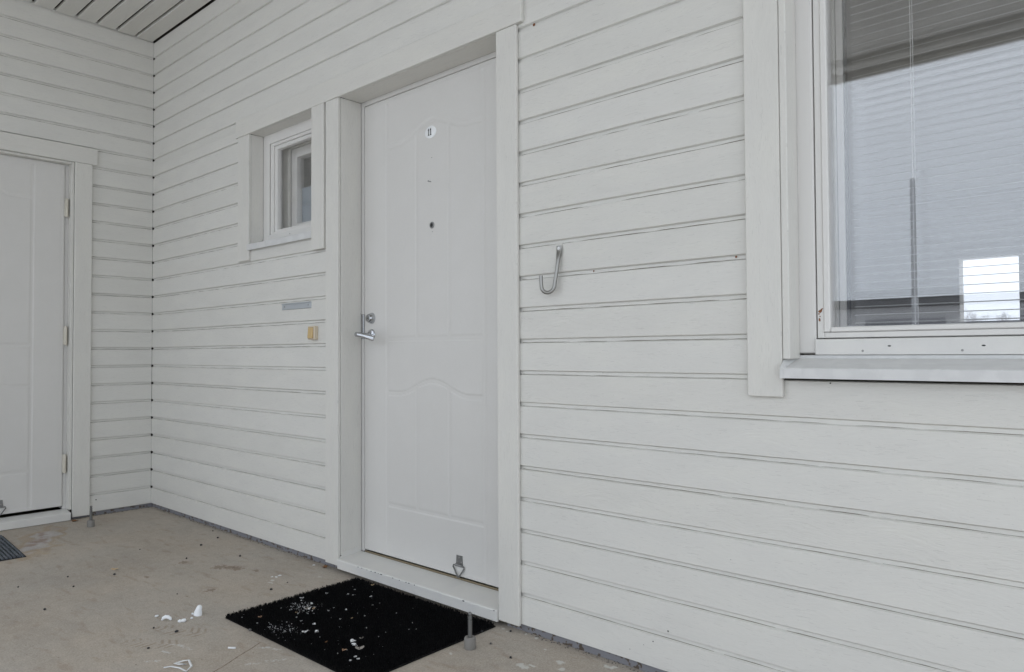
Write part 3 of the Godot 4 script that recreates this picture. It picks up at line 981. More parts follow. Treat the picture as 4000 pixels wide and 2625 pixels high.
func build_small_window() -> void:
	var w := thing("small_window", "small white casement window between the corner and the entrance door", "window", Vector3(1.58, 1.48, 0))
	box_part("casing_board", Vector3(1.163, 1.487, 0.0002), Vector3(1.281, 2.1655, T), M.trim, w, 0.0022, 1)
	box_part("casing_board", Vector3(1.885, 1.480, 0.0002), Vector3(1.988, 2.1655, T + 0.003), M.trim, w, 0.0022, 1)
	box_part("lining_board", Vector3(1.262, 1.545, -0.070), Vector3(1.2805, 2.166, -0.0003), M.trim, w, 0.001, 1)
	box_part("lining_board", Vector3(1.8755, 1.575, -0.070), Vector3(1.900, 2.166, -0.0003), M.trim, w, 0.001, 1)
	box_part("lining_board", Vector3(1.281, 2.1665, -0.070), Vector3(1.875, 2.180, -0.0003), M.trim, w, 0.001, 0)
	frame_ring("frame", 1.262, 1.900, 1.55, 2.180, 0.0800, 0.07, 0.06, 0.064, -0.150, -0.0715, M.window_paint, w)
	# outer sash in two steps
	frame_ring("sash", 1.3515, 1.815, 1.6225, 2.1145, 0.029, 0.029, 0.014, 0.016, -0.105, -0.0735, M.window_paint, w)
	frame_ring("glazing_bead", 1.3812, 1.7855, 1.6370, 2.0980, 0.024, 0.02, 0.011, 0.020, -0.108, -0.080, M.window_paint, w, 0.003)
	pane(1.400, 1.770, 1.645, 2.085, -0.097, w)
	box_part("weather_strip", Vector3(1.342, 1.5935, -0.0715), Vector3(1.83, 1.6215, -0.0635), M.sheet_metal, w, 0.001, 0)
	# inner frame, inner sash, double glazing
	frame_ring("inner_frame", 1.262, 1.900, 1.55, 2.180, 0.136, 0.12, 0.085, 0.085, -0.168, -0.151, M.trim, w, 0.001)
	frame_ring("inner_sash", 1.3985, 1.7795, 1.636, 2.094, 0.052, 0.052, 0.05, 0.05, -0.215, -0.169, M.window_paint, w)
	pane(1.445, 1.735, 1.68, 2.05, -0.182, w, Vector2(0.004, 0.003))
	pane(1.445, 1.735, 1.68, 2.05, -0.198, w)
	box_part("privacy_film", Vector3(1.452, 1.688, -0.2035), Vector3(1.726, 1.882, -0.2025), M.film, w, 0.0, 0)
	var st := S()
	sweep_x(st, [Vector2(-0.070, 1.592), Vector2(0.0185, 1.5725), Vector2(0.0205, 1.5705), Vector2(0.0205, 1.5400), Vector2(0.0172, 1.5400), Vector2(0.0172, 1.5685), Vector2(-0.070, 1.588)], 1.2812, 1.8845)
	box(st, Vector3(1.2690, 1.5400, 0.0165), Vector3(1.2811, 1.5712, 0.0204), 0.0008)
	obj("sill", st, M.sill_metal, w)
	var s2 := S()
	lathe(s2, [Vector2(0.0028, 0.0), Vector2(0.0, 0.0003)], Transform3D(Basis(Vector3.RIGHT, PI / 2), Vector3(1.56, 1.607, -0.0634)), 8)
	obj("drain_hole", s2, M.keyway, w)

func build_large_window() -> void:
	var w := thing("large_window", "large white window with venetian blind slats and a metal sill", "window", Vector3(4.75, 0.863, 0))
	var L := 4.141
	var R := 5.359
	box_part("casing_board", Vector3(4.042, 0.863, 0.0002), Vector3(4.1395, 2.1655, T), M.trim, w, 0.0022, 1)
	box_part("casing_board", Vector3(5.3605, 0.863, 0.0002), Vector3(5.458, 2.1655, T), M.trim, w, 0.0022, 1)
	box_part("head_casing", Vector3(4.015, 2.1665, 0.0002), Vector3(5.485, 2.2635, T + 0.002), M.trim, w, 0.0022, 0)
	box_part("lining_board", Vector3(L, 0.965, -0.0575), Vector3(4.1605, 2.166, 0.0155), M.trim, w, 0.0025, 1)
	box_part("lining_board", Vector3(5.3395, 0.965, -0.0575), Vector3(R, 2.166, 0.0155), M.trim, w, 0.0025, 1)
	box_part("lining_board", Vector3(4.161, 2.1665, -0.0575), Vector3(5.339, 2.184, -0.0003), M.trim, w, 0.001, 0)
	frame_ring("frame", L, R, 0.980, 2.184, 0.0620, 0.0620, 0.02, 0.075, -0.135, -0.0590, M.window_paint, w, 0.003)
	box_part("frame", Vector3(4.2045, 0.975, -0.135), Vector3(5.2955, 1.018, -0.066), M.window_paint, w, 0.001, 0)
	# outer sash: stile, then the bead against the glass
	frame_ring("sash", 4.2065, 5.2935, 1.0205, 2.106, 0.0175, 0.0175, 0.0150, 0.0175, -0.098, -0.0610, M.window_paint, w)
	frame_ring("glazing_bead", 4.2245, 5.2755, 1.0362, 2.088, 0.0165, 0.0165, 0.0130, 0.0165, -0.098, -0.0560, M.window_paint, w, 0.0025)
	for pz in [-0.066, -0.074, -0.082, -0.090]:  # extra outer panes added to strengthen the reflected sky
		pane(4.238, 5.262, 1.046, 2.075, pz, w)
	box_part("weather_strip", Vector3(4.2035, 0.976, -0.0585), Vector3(5.2965, 1.0175, -0.0490), M.sheet_metal, w, 0.0012, 0)
	for p in [[4.386, 0.998], [4.587, 0.997], [4.80, 0.997]]:
		var s0 := S()
		lathe(s0, [Vector2(0.001, 0.0), Vector2(0.0, 0.0003)], Transform3D(Basis(Vector3.RIGHT, PI / 2), Vector3(p[0], p[1], -0.0489)), 14, Vector2(4.2, 1.9))
		obj("drain_slot", s0, M.keyway, w)
	for p in [[4.323, 0.986], [4.544, 0.986]]:
		var s0 := S()
		lathe(s0, [Vector2(0.0030, 0.0), Vector2(0.0, 0.0003)], Transform3D(Basis(Vector3.RIGHT, PI / 2), Vector3(p[0], p[1], -0.0489)), 12)
		obj("screw_cap", s0, M.mark, w)
	# inner sash behind the blind
	frame_ring("inner_frame", L, R, 0.975, 2.184, 0.094, 0.094, 0.066, 0.080, -0.150, -0.1355, M.trim, w, 0.001)
	frame_ring("inner_sash", 4.2355, 5.2645, 1.042, 2.10, 0.0175, 0.0175, 0.012, 0.03, -0.195, -0.151, M.window_paint, w)
	frame_ring("gasket", 4.2535, 5.2465, 1.0545, 2.069, 0.004, 0.004, 0.003, 0.004, -0.180, -0.156, M.gasket, w, 0.0)
	pane(4.254, 5.246, 1.055, 2.068, -0.160, w, Vector2(0.0075, -0.006))
	pane(4.254, 5.246, 1.055, 2.068, -0.188, w, Vector2(0.0020, 0.001))
	# blind between the sashes
	var tilt := atan(0.25)
	var sl := S()
	var pts := []
	for i in 7:
		var t := (i - 3) / 3.0
		pts.append(Vector2(t * 0.0062, 0.0005 * (1.0 - t * t)))
	var xf := Basis(Vector3.RIGHT, tilt)
	for i in 6:
		var a: Vector3 = xf * Vector3(0, pts[i].y, pts[i].x)
		var b: Vector3 = xf * Vector3(0, pts[i + 1].y, pts[i + 1].x)
		var up := Vector3(0, 0.00022, 0)
		var X := Vector3(0.478, 0, 0)
		poly(sl, [a - X, a + X, b + X, b - X], Vector3.DOWN)
		poly(sl, [a - X + up, a + X + up, b + X + up, b - X + up], Vector3.UP)
	sl.generate_normals()
	sl.generate_tangents()
	var slm := sl.commit()
	var y := 1.0605
	while y < 2.055:
		var s := put("slat", slm, M.slat_metal, w)
		s.position = Vector3(4.764 + rng.randf_range(-0.0012, 0.0012), y + rng.randf_range(-0.0006, 0.0006), -0.118) - bases[w]
		s.rotation.x = rng.randf_range(-0.02, 0.02)
		y += 0.02135
	box_part("head_rail", Vector3(4.286, 2.060, -0.131), Vector3(5.242, 2.084, -0.106), M.slat_metal, w, 0.001, 0)
	for cx in [4.432, 5.09]:
		for cz in [-0.1085, -0.1275]:
			var s3 := S()
			tube(s3, [Vector3(cx + (0.003 if cz < -0.12 else 0.0), 1.05, cz), Vector3(cx, 2.06, cz)], [0.0008], 6)
			obj("ladder_cord", s3, M.cord, w)
	# sloping metal sill with its turned-up left end
	var st := S()
	sweep_x(st, [Vector2(-0.058, 0.9750), Vector2(-0.0565, 0.9750), Vector2(-0.055, 0.9665), Vector2(0.040, 0.9425), Vector2(0.0425, 0.9400), Vector2(0.0425, 0.9150), Vector2(0.0405, 0.9150), Vector2(0.0405, 0.9385), Vector2(0.038, 0.9405), Vector2(-0.058, 0.9645)], 4.1535, 5.3465)
	var si := obj("sill", st, M.sill_metal, w)
	var s4 := S()
	for q in [[4.1425, 4.1575], [5.3575, 5.3425]]:
		var A := Vector3(q[0], 0.964, 0.012)
		var B := Vector3(q[0] + (q[1] - q[0]) * 0.9, 0.966, -0.054)
		var C := Vector3(q[1], 0.9425, 0.0385)
		var D := Vector3(q[0], 0.9425, 0.0395)
		poly(s4, [A, B, C, D], Vector3(q[1] - q[0], 0.5, 0.2))
		poly(s4, [D, C, C - Vector3(0, 0.0275, -0.004), D - Vector3(0, 0.0275, -0.002)], Vector3(0, 0, 1))
	obj("end_flange", s4, M.sill_metal, si)
	# rust showing where the paint has come off the sash corner
	var s5 := S()
	for c in [[4.2140, 1.0930, 0.007, 0.0042, 0.8], [4.2190, 1.0985, 0.004, 0.0022, 0.7], [4.2110, 1.0860, 0.0022, 0.003, 0.0], [4.2125, 1.0700, 0.0030, 0.0065, 0.15], [4.2135, 1.0790, 0.0022, 0.0016, 0.0]]:
		var p5 := []
		for i in 9:
			var a := TAU * i / 9
			var v := Vector2(cos(a) * c[2], sin(a) * c[3]).rotated(c[4]) * rng.randf_range(0.6, 1.15)
			p5.append(Vector3(c[0] + v.x, c[1] + v.y, -0.0606))
		poly(s5, p5, Vector3(0, 0, 1))
	obj("rust_spot", s5, M.rust, w)

# ---------------------------------------------------------------- things on the wall
func build_wall_things() -> void:
	var n := thing("nameplate_holder", "empty grey aluminium nameplate holder screwed to the boards above the switch", "nameplate", Vector3(1.73, 1.207, 0))
	box_part("back_plate", Vector3(1.601, 1.2075, 0.0), Vector3(1.861, 1.2390, 0.0035), M.aluminium, n, 0.0006, 0)
	box_part("lip", Vector3(1.601, 1.2335, 0.0036), Vector3(1.861, 1.2390, 0.0080), M.aluminium, n, 0.001, 0)
	box_part("lip", Vector3(1.601, 1.2075, 0.0036), Vector3(1.861, 1.2105, 0.0065), M.aluminium, n, 0.001, 0)
	for x in [1.624, 1.838]:
		var s0 := S()
		lathe(s0, [Vector2(0.0036, 0.0), Vector2(0.0030, 0.0014), Vector2(0.0, 0.0018)], Transform3D(Basis(Vector3.RIGHT, PI / 2), Vector3(x, 1.2225, 0.0035)), 10)
		obj("screw", s0, M.brushed_steel, n)
	var sw := thing("light_switch", "yellowed square rocker light switch on the boards left of the entrance door", "light switch", Vector3(1.89, 1.053, 0))
	box_part("housing", Vector3(1.862, 1.0535, -0.001), Vector3(1.9185, 1.1185, 0.0225), M.cream_plastic, sw, 0.003, 1)
	var st := S()
	box(st, Vector3(-0.0205, -0.0250, -0.004), Vector3(0.0205, 0.0250, 0.0035), 0.0015, 1, Transform3D(Basis(Vector3.RIGHT, -0.10), Vector3(1.8895, 1.0860, 0.0235)))
	obj("rocker", st, M.yellowed_plastic, sw)
	frame_ring("rocker_gap", 1.8675, 1.9115, 1.0595, 1.1125, 0.0014, 0.0014, 0.0014, 0.0014, 0.0218, 0.0228, M.chip_brown, sw, 0.0)
	# J-shaped hook of bent rod
	var h := thing("wall_hook", "bare steel J shaped hook screwed to the boards between door and large window", "hook", Vector3(3.36, 1.19, 0))
	var s1 := S()
	lathe(s1, [Vector2(0.0275, 0.0), Vector2(0.0268, 0.0009), Vector2(0.0225, 0.0010), Vector2(0.0215, 0.0004), Vector2(0.0, 0.0004)], Transform3D(Basis(Vector3.RIGHT, PI / 2), Vector3(3.3735, 1.3325, 0.0)), 32)
	obj("paint_ring", s1, M.timber_b, h)
	var s2 := S()
	var hp := [Vector3(3.376, 1.349, 0.0038), Vector3(3.376, 1.338, 0.0040), Vector3(3.3765, 1.325, 0.0060), Vector3(3.3775, 1.314, 0.0105), Vector3(3.3785, 1.300, 0.0135), Vector3(3.3760, 1.270, 0.0160), Vector3(3.3710, 1.236, 0.0185), Vector3(3.3680, 1.216, 0.0200)]
	var hr := [Vector2(0.0112, 0.0026), Vector2(0.0112, 0.0026), Vector2(0.0104, 0.0030), Vector2(0.0078, 0.0055), Vector2(0.0064, 0.0064), Vector2(0.0064, 0.0064), Vector2(0.0064, 0.0064), Vector2(0.0064, 0.0064)]
	# the bend curls out from the wall and up again
	var c := Vector3(3.3490, 1.214, 0.0320)
	var side := (Vector3(3.3680, 1.216, 0.0200) - c)
	for i in range(1, 13):
		var a := PI * i / 12.0
		hp.append(c + side * cos(a) + Vector3(0, -0.0245, 0) * sin(a))
		hr.append(Vector2(0.0064, 0.0064))
	hp.append(c - side + Vector3(-0.0006, 0.014, 0.0006))
	hr.append(Vector2(0.0064, 0.0064))
	hp.append(c - side + Vector3(-0.0012, 0.036, 0.0012))
	hr.append(Vector2(0.0064, 0.0064))
	tube(s2, hp, hr, 14, true, Vector3(1, 0, 0))
	obj("rod", s2, M.brushed_steel, h)
	var s3 := S()
	lathe(s3, [Vector2(0.0056, 0.0), Vector2(0.0052, 0.002), Vector2(0.0030, 0.0036), Vector2(0.0, 0.0040)], Transform3D(Basis(Vector3.RIGHT, PI / 2), Vector3(3.3755, 1.3400, 0.0062)), 12)
	obj("screw", s3, M.chip_white, h)

func build_door_stops() -> void:
	var d := thing("door_stop", "steel pin door stop with grey buffer on the floor beside the black mat", "door stop", Vector3(3.156, 0, 0.219), "floor door stops")
	var I := Transform3D.IDENTITY
	var st := S()
	lathe(st, [Vector2(0.0, 0.0), Vector2(0.0190, 0.0), Vector2(0.0197, 0.003), Vector2(0.0197, 0.0330), Vector2(0.0180, 0.0372), Vector2(0.0150, 0.0385), Vector2(0.0092, 0.0385), Vector2(0.0085, 0.0360), Vector2(0.0085, 0.030)], I, 32)
	var a := obj("buffer", st, M.buffer_rubber, d)
	a.position = Vector3.ZERO
	var s2 := S()
	lathe(s2, [Vector2(0.0072, 0.020), Vector2(0.0072, 0.0930), Vector2(0.0055, 0.0945), Vector2(0.0055, 0.0965), Vector2(0.0072, 0.0980), Vector2(0.0072, 0.1045), Vector2(0.0052, 0.1060), Vector2(0.0050, 0.1080), Vector2(0.0062, 0.1105), Vector2(0.0064, 0.1150), Vector2(0.0050, 0.1190), Vector2(0.0, 0.1205)], I, 20)
	var b := obj("pin", s2, M.dull_zinc, d)
	b.position = Vector3.ZERO
	var e := d.duplicate()
	e.name = numbered("door_stop")
	add_child(e)
	e.position = Vector3(0.290, 0, 0.447)
	tag(e, "steel pin door stop with grey buffer near the corner beside the side door", "door stop", "floor door stops")

# ---------------------------------------------------------------- mats
func build_mats() -> void:
	var m := thing("black_doormat", "black bristle doormat littered with white chips before the entrance door", "doormat", Vector3(2.683, 0, 0.328))
	m.rotation.y = deg_to_rad(0.6)
	var W := 0.825
	var D := 0.596
	bases.erase(m)
	var st := S()
	box(st, Vector3(-W / 2, 0.0005, -D / 2), Vector3(W / 2, 0.0045, D / 2), 0.001)
	obj("backing", st, M.mat_backing, m)
	# one tuft: a fan of narrow blades
	var tu := S()
	for i in 7:
		var a := TAU * i / 7.0 + 0.3 * (i % 3)
		var dir := Vector3(cos(a), 0, sin(a))
		var sd := Vector3(-dir.z, 0, dir.x) * 0.0011
		var root := dir * 0.0012
		var tip := dir * (0.0036 + 0.0014 * (i % 2)) + Vector3(0, 0.0100 + 0.0014 * ((i * 3) % 4), 0)
		poly(tu, [root - sd, root + sd, tip + sd * 0.6, tip - sd * 0.6], dir)
	tu.generate_normals()
	tu.generate_tangents()
	var mm := MultiMesh.new()
	mm.transform_format = MultiMesh.TRANSFORM_3D
	mm.mesh = tu.commit()
	var sp := 0.0068
	var nx := int(W / sp)
	var nz := int(D / sp)
	mm.instance_count = nx * nz
	var k := 0
	for i in nx:
		for j in nz:
			var x := -W / 2 + 0.003 + (W - 0.006) * (i + 0.5 * (j % 2)) / nx + rng.randf_range(-0.001, 0.001)
			var z := -D / 2 + 0.003 + (D - 0.006) * j / (nz - 1) + rng.randf_range(-0.001, 0.001)
			var bs := Basis.from_euler(Vector3(rng.randf_range(-0.25, 0.25), rng.randf() * TAU, rng.randf_range(-0.25, 0.25))).scaled(Vector3.ONE * rng.randf_range(0.8, 1.15))
			mm.set_instance_transform(k, Transform3D(bs, Vector3(x, 0.003, z)))
			k += 1
	var mi := MultiMeshInstance3D.new()
	mi.multimesh = mm
	mi.material_override = M.bristle
	mi.name = "bristles"
	mi.set_meta("kind", "stuff")
	m.add_child(mi)
	# ribbed grey mat at the side door
	var g := thing("grey_doormat", "grey ribbed textile doormat on the floor before the side door", "doormat", Vector3(0.43, 0, 1.28))
	g.rotation.y = deg_to_rad(-3.5)
	bases.erase(g)
	var s2 := S()
	box(s2, Vector3(-0.285, 0.0005, -0.42), Vector3(0.285, 0.0035, 0.42), 0.001)
	obj("backing", s2, M.mat_backing, g)
	var s3 := S()
	var z := -0.415
	while z < 0.41:
		var pts := []
		var rad := []
		for i in 39:
			var x := -0.284 + 0.568 * i / 38.0
			pts.append(Vector3(x, 0.0055 + rng.randf_range(-0.0008, 0.0012), z + 0.007 + rng.randf_range(-0.0014, 0.0014)))
			rad.append(Vector2(rng.randf_range(0.0040, 0.0060), rng.randf_range(0.0056, 0.0072)))
		tube(s3, pts, rad, 6)
		z += 0.0165
	var pile := obj("pile", s3, M.grey_pile, g)
	pile.set_meta("kind", "stuff")

# ---------------------------------------------------------------- what lies about
func single(called: String, st: SurfaceTool, m: Material, label: String, category: String, group := "") -> void:
	var o := obj(called, st, m)
	tag(o, label, category, group)

func build_litter() -> void:
	var chips := [[2.84, 0.463, "w", 0.0175], [2.87, 0.479, "w", 0.0196], [2.877, 0.525, "o", 0.0153], [2.907, 0.486, "g", 0.024], [2.674, 0.497, "w", 0.0153], [2.643, 0.525, "w", 0.0175], [2.604, 0.462, "w", 0.0109], [2.35, 0.24, "w", 0.0092], [2.424, 0.189, "w", 0.0085], [2.324, 0.338, "w", 0.0109], [2.949, 0.533, "w", 0.0095], [2.972, 0.537, "w", 0.0085], [2.961, 0.559, "w", 0.0085], [2.39, 0.555, "o", 0.0131], [2.405, 0.053, "t", 0.0131], [2.445, 0.389, "t", 0.0131], [2.464, 0.375, "t", 0.0131], [2.451, 0.439, "t", 0.0087], [2.776, 0.526, "b", 0.0087], [2.413, 0.349, "w", 0.0131], [2.527, 0.35, "w", 0.0087], [2.514, 0.317, "w", 0.006], [2.568, 0.299, "w", 0.0087], [2.518, 0.146, "w", 0.0087], [2.347, 0.355, "w", 0.007], [2.397, 0.137, "w", 0.0065], [2.448, 0.181, "w", 0.0065], [2.775, 0.36, "w", 0.006], [2.633, 0.369, "w", 0.006], [2.658, 0.337, "t", 0.0065], [2.54, 0.475, "w", 0.0075], [2.51, 0.582, "w", 0.008], [2.838, 0.427, "g", 0.0098], [2.453, 0.391, "w", 0.0175]]
	var kinds := {"w": ["chip_white", "white paint chip lying on the black doormat", "white chips on the black doormat"], "o": ["chip_orange", "pinkish orange chip lying on the black doormat", "orange chips on the black doormat"], "t": ["chip_tan", "tan chip lying on the black doormat", "tan chips on the black doormat"], "g": ["chip_grey", "dull grey flake lying on the black doormat", "grey flakes on the black doormat"], "b": ["chip_brown", "dark brown crumb of leaf on the black doormat", ""]}
	var n := 0
	for c in chips:
		n += 1
		var st := S()
		var k: Array = kinds[c[2]]
		flake(st, Vector3(c[0], 0.0118, c[1]), c[3] * 1.1, rng.randf() * TAU, n, 0.35, 1.25)
		var label: String = k[1]
		var group: String = k[2]
		if c[2] == "w":
			if c[0] > 2.80:
				label = "white paint chip in the heap of large flakes on the black doormat"
				group = "chips of the flake heap"
			elif c[1] < 0.25:
				label = "white paint chip on the black doormat near the threshold"
				group = "chips near the threshold"
			elif c[0] > 2.50:
				label = "white paint chip lying alone on the middle of the black doormat"
				group = "chips amid the doormat"
			else:
				label = "white paint chip at the patch of fine crumbs on the black doormat"
				group = "chips at the crumb patch"
		single("paint_chip" if c[2] == "w" else "litter_chip", st, M[k[0]], label, "chip", group)
	# fine crumbs that nobody could count
	var cr := S()
	for i in 330:
		var p: Vector2
		if i < 170:
			p = Vector2(2.424, 0.394) + Vector2(0.071, -0.062) * rng.randfn(0.0, 0.30) + Vector2(0.107, 0.066) * rng.randfn(0.0, 0.26)
		elif i < 265:
			p = Vector2(2.562, 0.560) + Vector2(0.061, -0.053) * rng.randfn(0.0, 0.38) + Vector2(0.120, 0.050) * rng.randfn(0.0, 0.30)
		else:
			p = Vector2(rng.randf_range(2.32, 3.0), rng.randf_range(0.1, 0.6))
		p.x = clampf(p.x, 2.30, 3.07)
		p.y = clampf(p.y, 0.05, 0.612)
		var s := 0.0011 + 0.0030 * pow(rng.randf(), 2.0)
		lump(cr, Vector3(p.x, 0.0122, p.y), Vector3(s, s * 0.6, s * rng.randf_range(0.5, 1.1)), rng.randf() * TAU, i, 0.3, 3, 5)
	var o := obj("white_crumbs", cr, M.chip_white)
	tag(o, "fine white crumbs strewn over the black doormat", "crumbs")
	o.set_meta("kind", "stuff")
	var dt := S()
	for i in 420:
		var s := rng.randf_range(0.0010, 0.0032)
		var p := Vector3(rng.randf_range(0.05, 2.05) if i % 2 == 0 else rng.randf_range(3.2, 4.4), s * 0.4, 0.0)
		p.z = -0.010 + 0.022 * pow(rng.randf(), 2.0)
		if i % 7 == 0:
			p = Vector3(-0.010 + 0.022 * pow(rng.randf(), 2.0), s * 0.4, rng.randf_range(0.01, 0.45))
		lump(dt, p, Vector3(s, s * 0.6, s), rng.randf() * TAU, 900 + i, 0.35, 3, 5)
	var od := obj("base_dirt", dt, M.stone_grey)
	tag(od, "dark crumbs of dirt gathered along the foot of the board walls", "dirt")
	od.set_meta("kind", "stuff")
	# lumps of snow
	var lumps := [[2.165, 0.680, 0.0200, 0.030, 0.016, "tall white lump of snow standing on the concrete floor"], [2.132, 0.788, 0.0200, 0.0120, 0.011, "curved low lump of snow on the concrete floor"], [2.182, 0.757, 0.0085, 0.0055, 0.0075, ""], [2.190, 0.747, 0.0095, 0.0065, 0.0085, ""], [2.181, 0.714, 0.0060, 0.0035, 0.005, ""], [2.062, 0.792, 0.0070, 0.0040, 0.005, ""], [2.139, 0.692, 0.0060, 0.0035, 0.005, ""]]
	n = 0
	for l in lumps:
		n += 1
		var st := S()
		if n == 1:
			tube(st, [Vector3(2.163, 0.0, 0.683), Vector3(2.164, 0.010, 0.682), Vector3(2.167, 0.024, 0.680), Vector3(2.170, 0.034, 0.678), Vector3(2.171, 0.0385, 0.677)], [Vector2(0.0165, 0.0120), Vector2(0.0155, 0.0105), Vector2(0.0115, 0.0090), Vector2(0.0090, 0.0070), Vector2(0.0040, 0.0030)], 10, true, Vector3(0.75, 0, -0.66))
		elif n == 2:
			tube(st, [Vector3(2.120, 0.003, 0.797), Vector3(2.123, 0.010, 0.794), Vector3(2.130, 0.015, 0.788), Vector3(2.138, 0.015, 0.782), Vector3(2.144, 0.010, 0.777), Vector3(2.146, 0.004, 0.775)], [0.0030, 0.0058, 0.0068, 0.0068, 0.0060, 0.0030], 8)
		else:
			lump(st, Vector3(l[0], l[3] * 0.8, l[1]), Vector3(l[2], l[3], l[4]), n * 1.3, n, 0.22)
		if n <= 2:
			single("snow_lump", st, M.snow_lump, l[5], "snow")
		else:
			single("snow_lump", st, M.snow_lump, "tiny crumb of snow beside the larger snow lumps", "snow", "snow crumbs on the floor")
	# a white stick and a loop of white strapping
	var s1 := S()
	tube(s1, [Vector3(2.549, 0.0032, 0.756), Vector3(2.569, 0.0034, 0.741)], [0.0032], 8)
	single("white_stick", s1, M.chip_white, "short white plastic stick lying on the concrete near the black mat", "stick")
	var s2 := S()
	var rp := [Vector3(2.540, 0.002, 0.963), Vector3(2.552, 0.003, 0.945), Vector3(2.585, 0.004, 0.933), Vector3(2.622, 0.003, 0.929), Vector3(2.606, 0.006, 0.905), Vector3(2.560, 0.009, 0.893), Vector3(2.545, 0.006, 0.905), Vector3(2.540, 0.004, 0.930), Vector3(2.560, 0.006, 0.925), Vector3(2.578, 0.006, 0.912), Vector3(2.552, 0.005, 0.922)]
	tube(s2, rp, [Vector2(0.0012, 0.0040)], 6)
	single("plastic_strap", s2, M.chip_white, "thin curled white plastic strap lying on the concrete floor", "strap")
	# grit
	var peb := [[2.271, 0.808, 0.0060], [2.346, 0.934, 0.0045], [2.172, 0.847, 0.0036], [1.182, 0.218, 0.0070], [1.103, 0.09, 0.0060], [1.527, 0.184, 0.0062], [1.368, 0.375, 0.0052], [1.378, 0.702, 0.0058], [1.43, 0.881, 0.0046], [1.657, 1.049, 0.0060], [1.256, 1.039, 0.0038], [1.257, 0.852, 0.0040], [1.025, 0.458, 0.0036], [0.932, 0.035, 0.0040], [2.103, 0.346, 0.0055], [3.089, 0.094, 0.0060], [3.31, 0.188, 0.0052], [3.161, 0.022, 0.0045], [2.07, 0.25, 0.0030], [1.86, 0.63, 0.003], [3.02, 0.68, 0.0045]]
	n = 0
	for p in peb:
		n += 1
		var st := S()
		lump(st, Vector3(p[0], p[2] * 0.55, p[1]), Vector3(p[2], p[2] * 0.7, p[2] * 0.8), n * 0.9, n + 40, 0.3)
		single("pebble", st, M.stone_dark, "tiny black stone of grit lying on the concrete floor", "pebble", "black grit on the floor")
	for p in [[2.459, 0.63, 0.0065], [2.531, 0.622, 0.0055], [3.184, 0.149, 0.0050]]:
		n += 1
		var st := S()
		lump(st, Vector3(p[0], p[2] * 0.55, p[1]), Vector3(p[2], p[2] * 0.7, p[2] * 0.8), n * 0.9, n + 40, 0.25)
		single("pebble", st, M.stone_grey, "grey pebble lying on the concrete by the edge of the black mat", "pebble", "grey pebbles by the mat")
	var fl := [[1.932, 0.03, 0.013], [1.956, 0.221, 0.015], [1.966, 0.242, 0.013], [1.946, 0.252, 0.010]]
	for p in fl:
		n += 1
		var st := S()
		flake(st, Vector3(p[0], 0.0005, p[1]), p[2], rng.randf() * 3.0, n, 0.15, 1.7)
		single("floor_chip", st, M.chip_white, "white paint chip lying on the concrete below the small window", "chip", "white chips on the concrete")
	var lf := S()
	flake(lf, Vector3(1.296, 0.001, 0.671), 0.022, 0.8, 91, 0.3, 1.6)
	single("dry_leaf", lf, M.chip_tan, "curled dry brown leaf lying on the open concrete floor", "leaf")
	var lf2 := S()
	flake(lf2, Vector3(2.004, 0.001, 0.022), 0.024, 1.9, 92, 0.5, 1.2)
	single("dry_leaf", lf2, M.chip_brown, "dark brown leaf crumb at the foot of the door casing", "leaf")
	var lf3 := S()
	flake(lf3, Vector3(0.075, 0.001, 0.462), 0.03, 0.2, 93, 0.3, 1.5)
	single("dry_leaf", lf3, M.chip_brown, "brown leaf scrap beside the threshold of the side door", "leaf")

# ---------------------------------------------------------------- world outside the porch
func branch(st: SurfaceTool, a: Vector3, dir: Vector3, length: float, rad: float, depth: int, r: RandomNumberGenerator) -> void:
	var b := a + dir * length
	tube(st, [a, (a + b) * 0.5 + Vector3(r.randf_range(-1, 1), 0, r.randf_range(-1, 1)) * length * 0.05, b], [rad, rad * 0.8, rad * 0.6], 4 if depth < 3 else 6, false)
	if depth == 0:
		return
	for i in r.randi_range(3, 4):
		var nd := (dir + Vector3(r.randf_range(-0.8, 0.8), r.randf_range(-0.1, 0.6), r.randf_range(-0.8, 0.8))).normalized()
		branch(st, a.lerp(b, r.randf_range(0.45, 1.0)), nd, length * r.randf_range(0.55, 0.75), rad * 0.5, depth - 1, r)

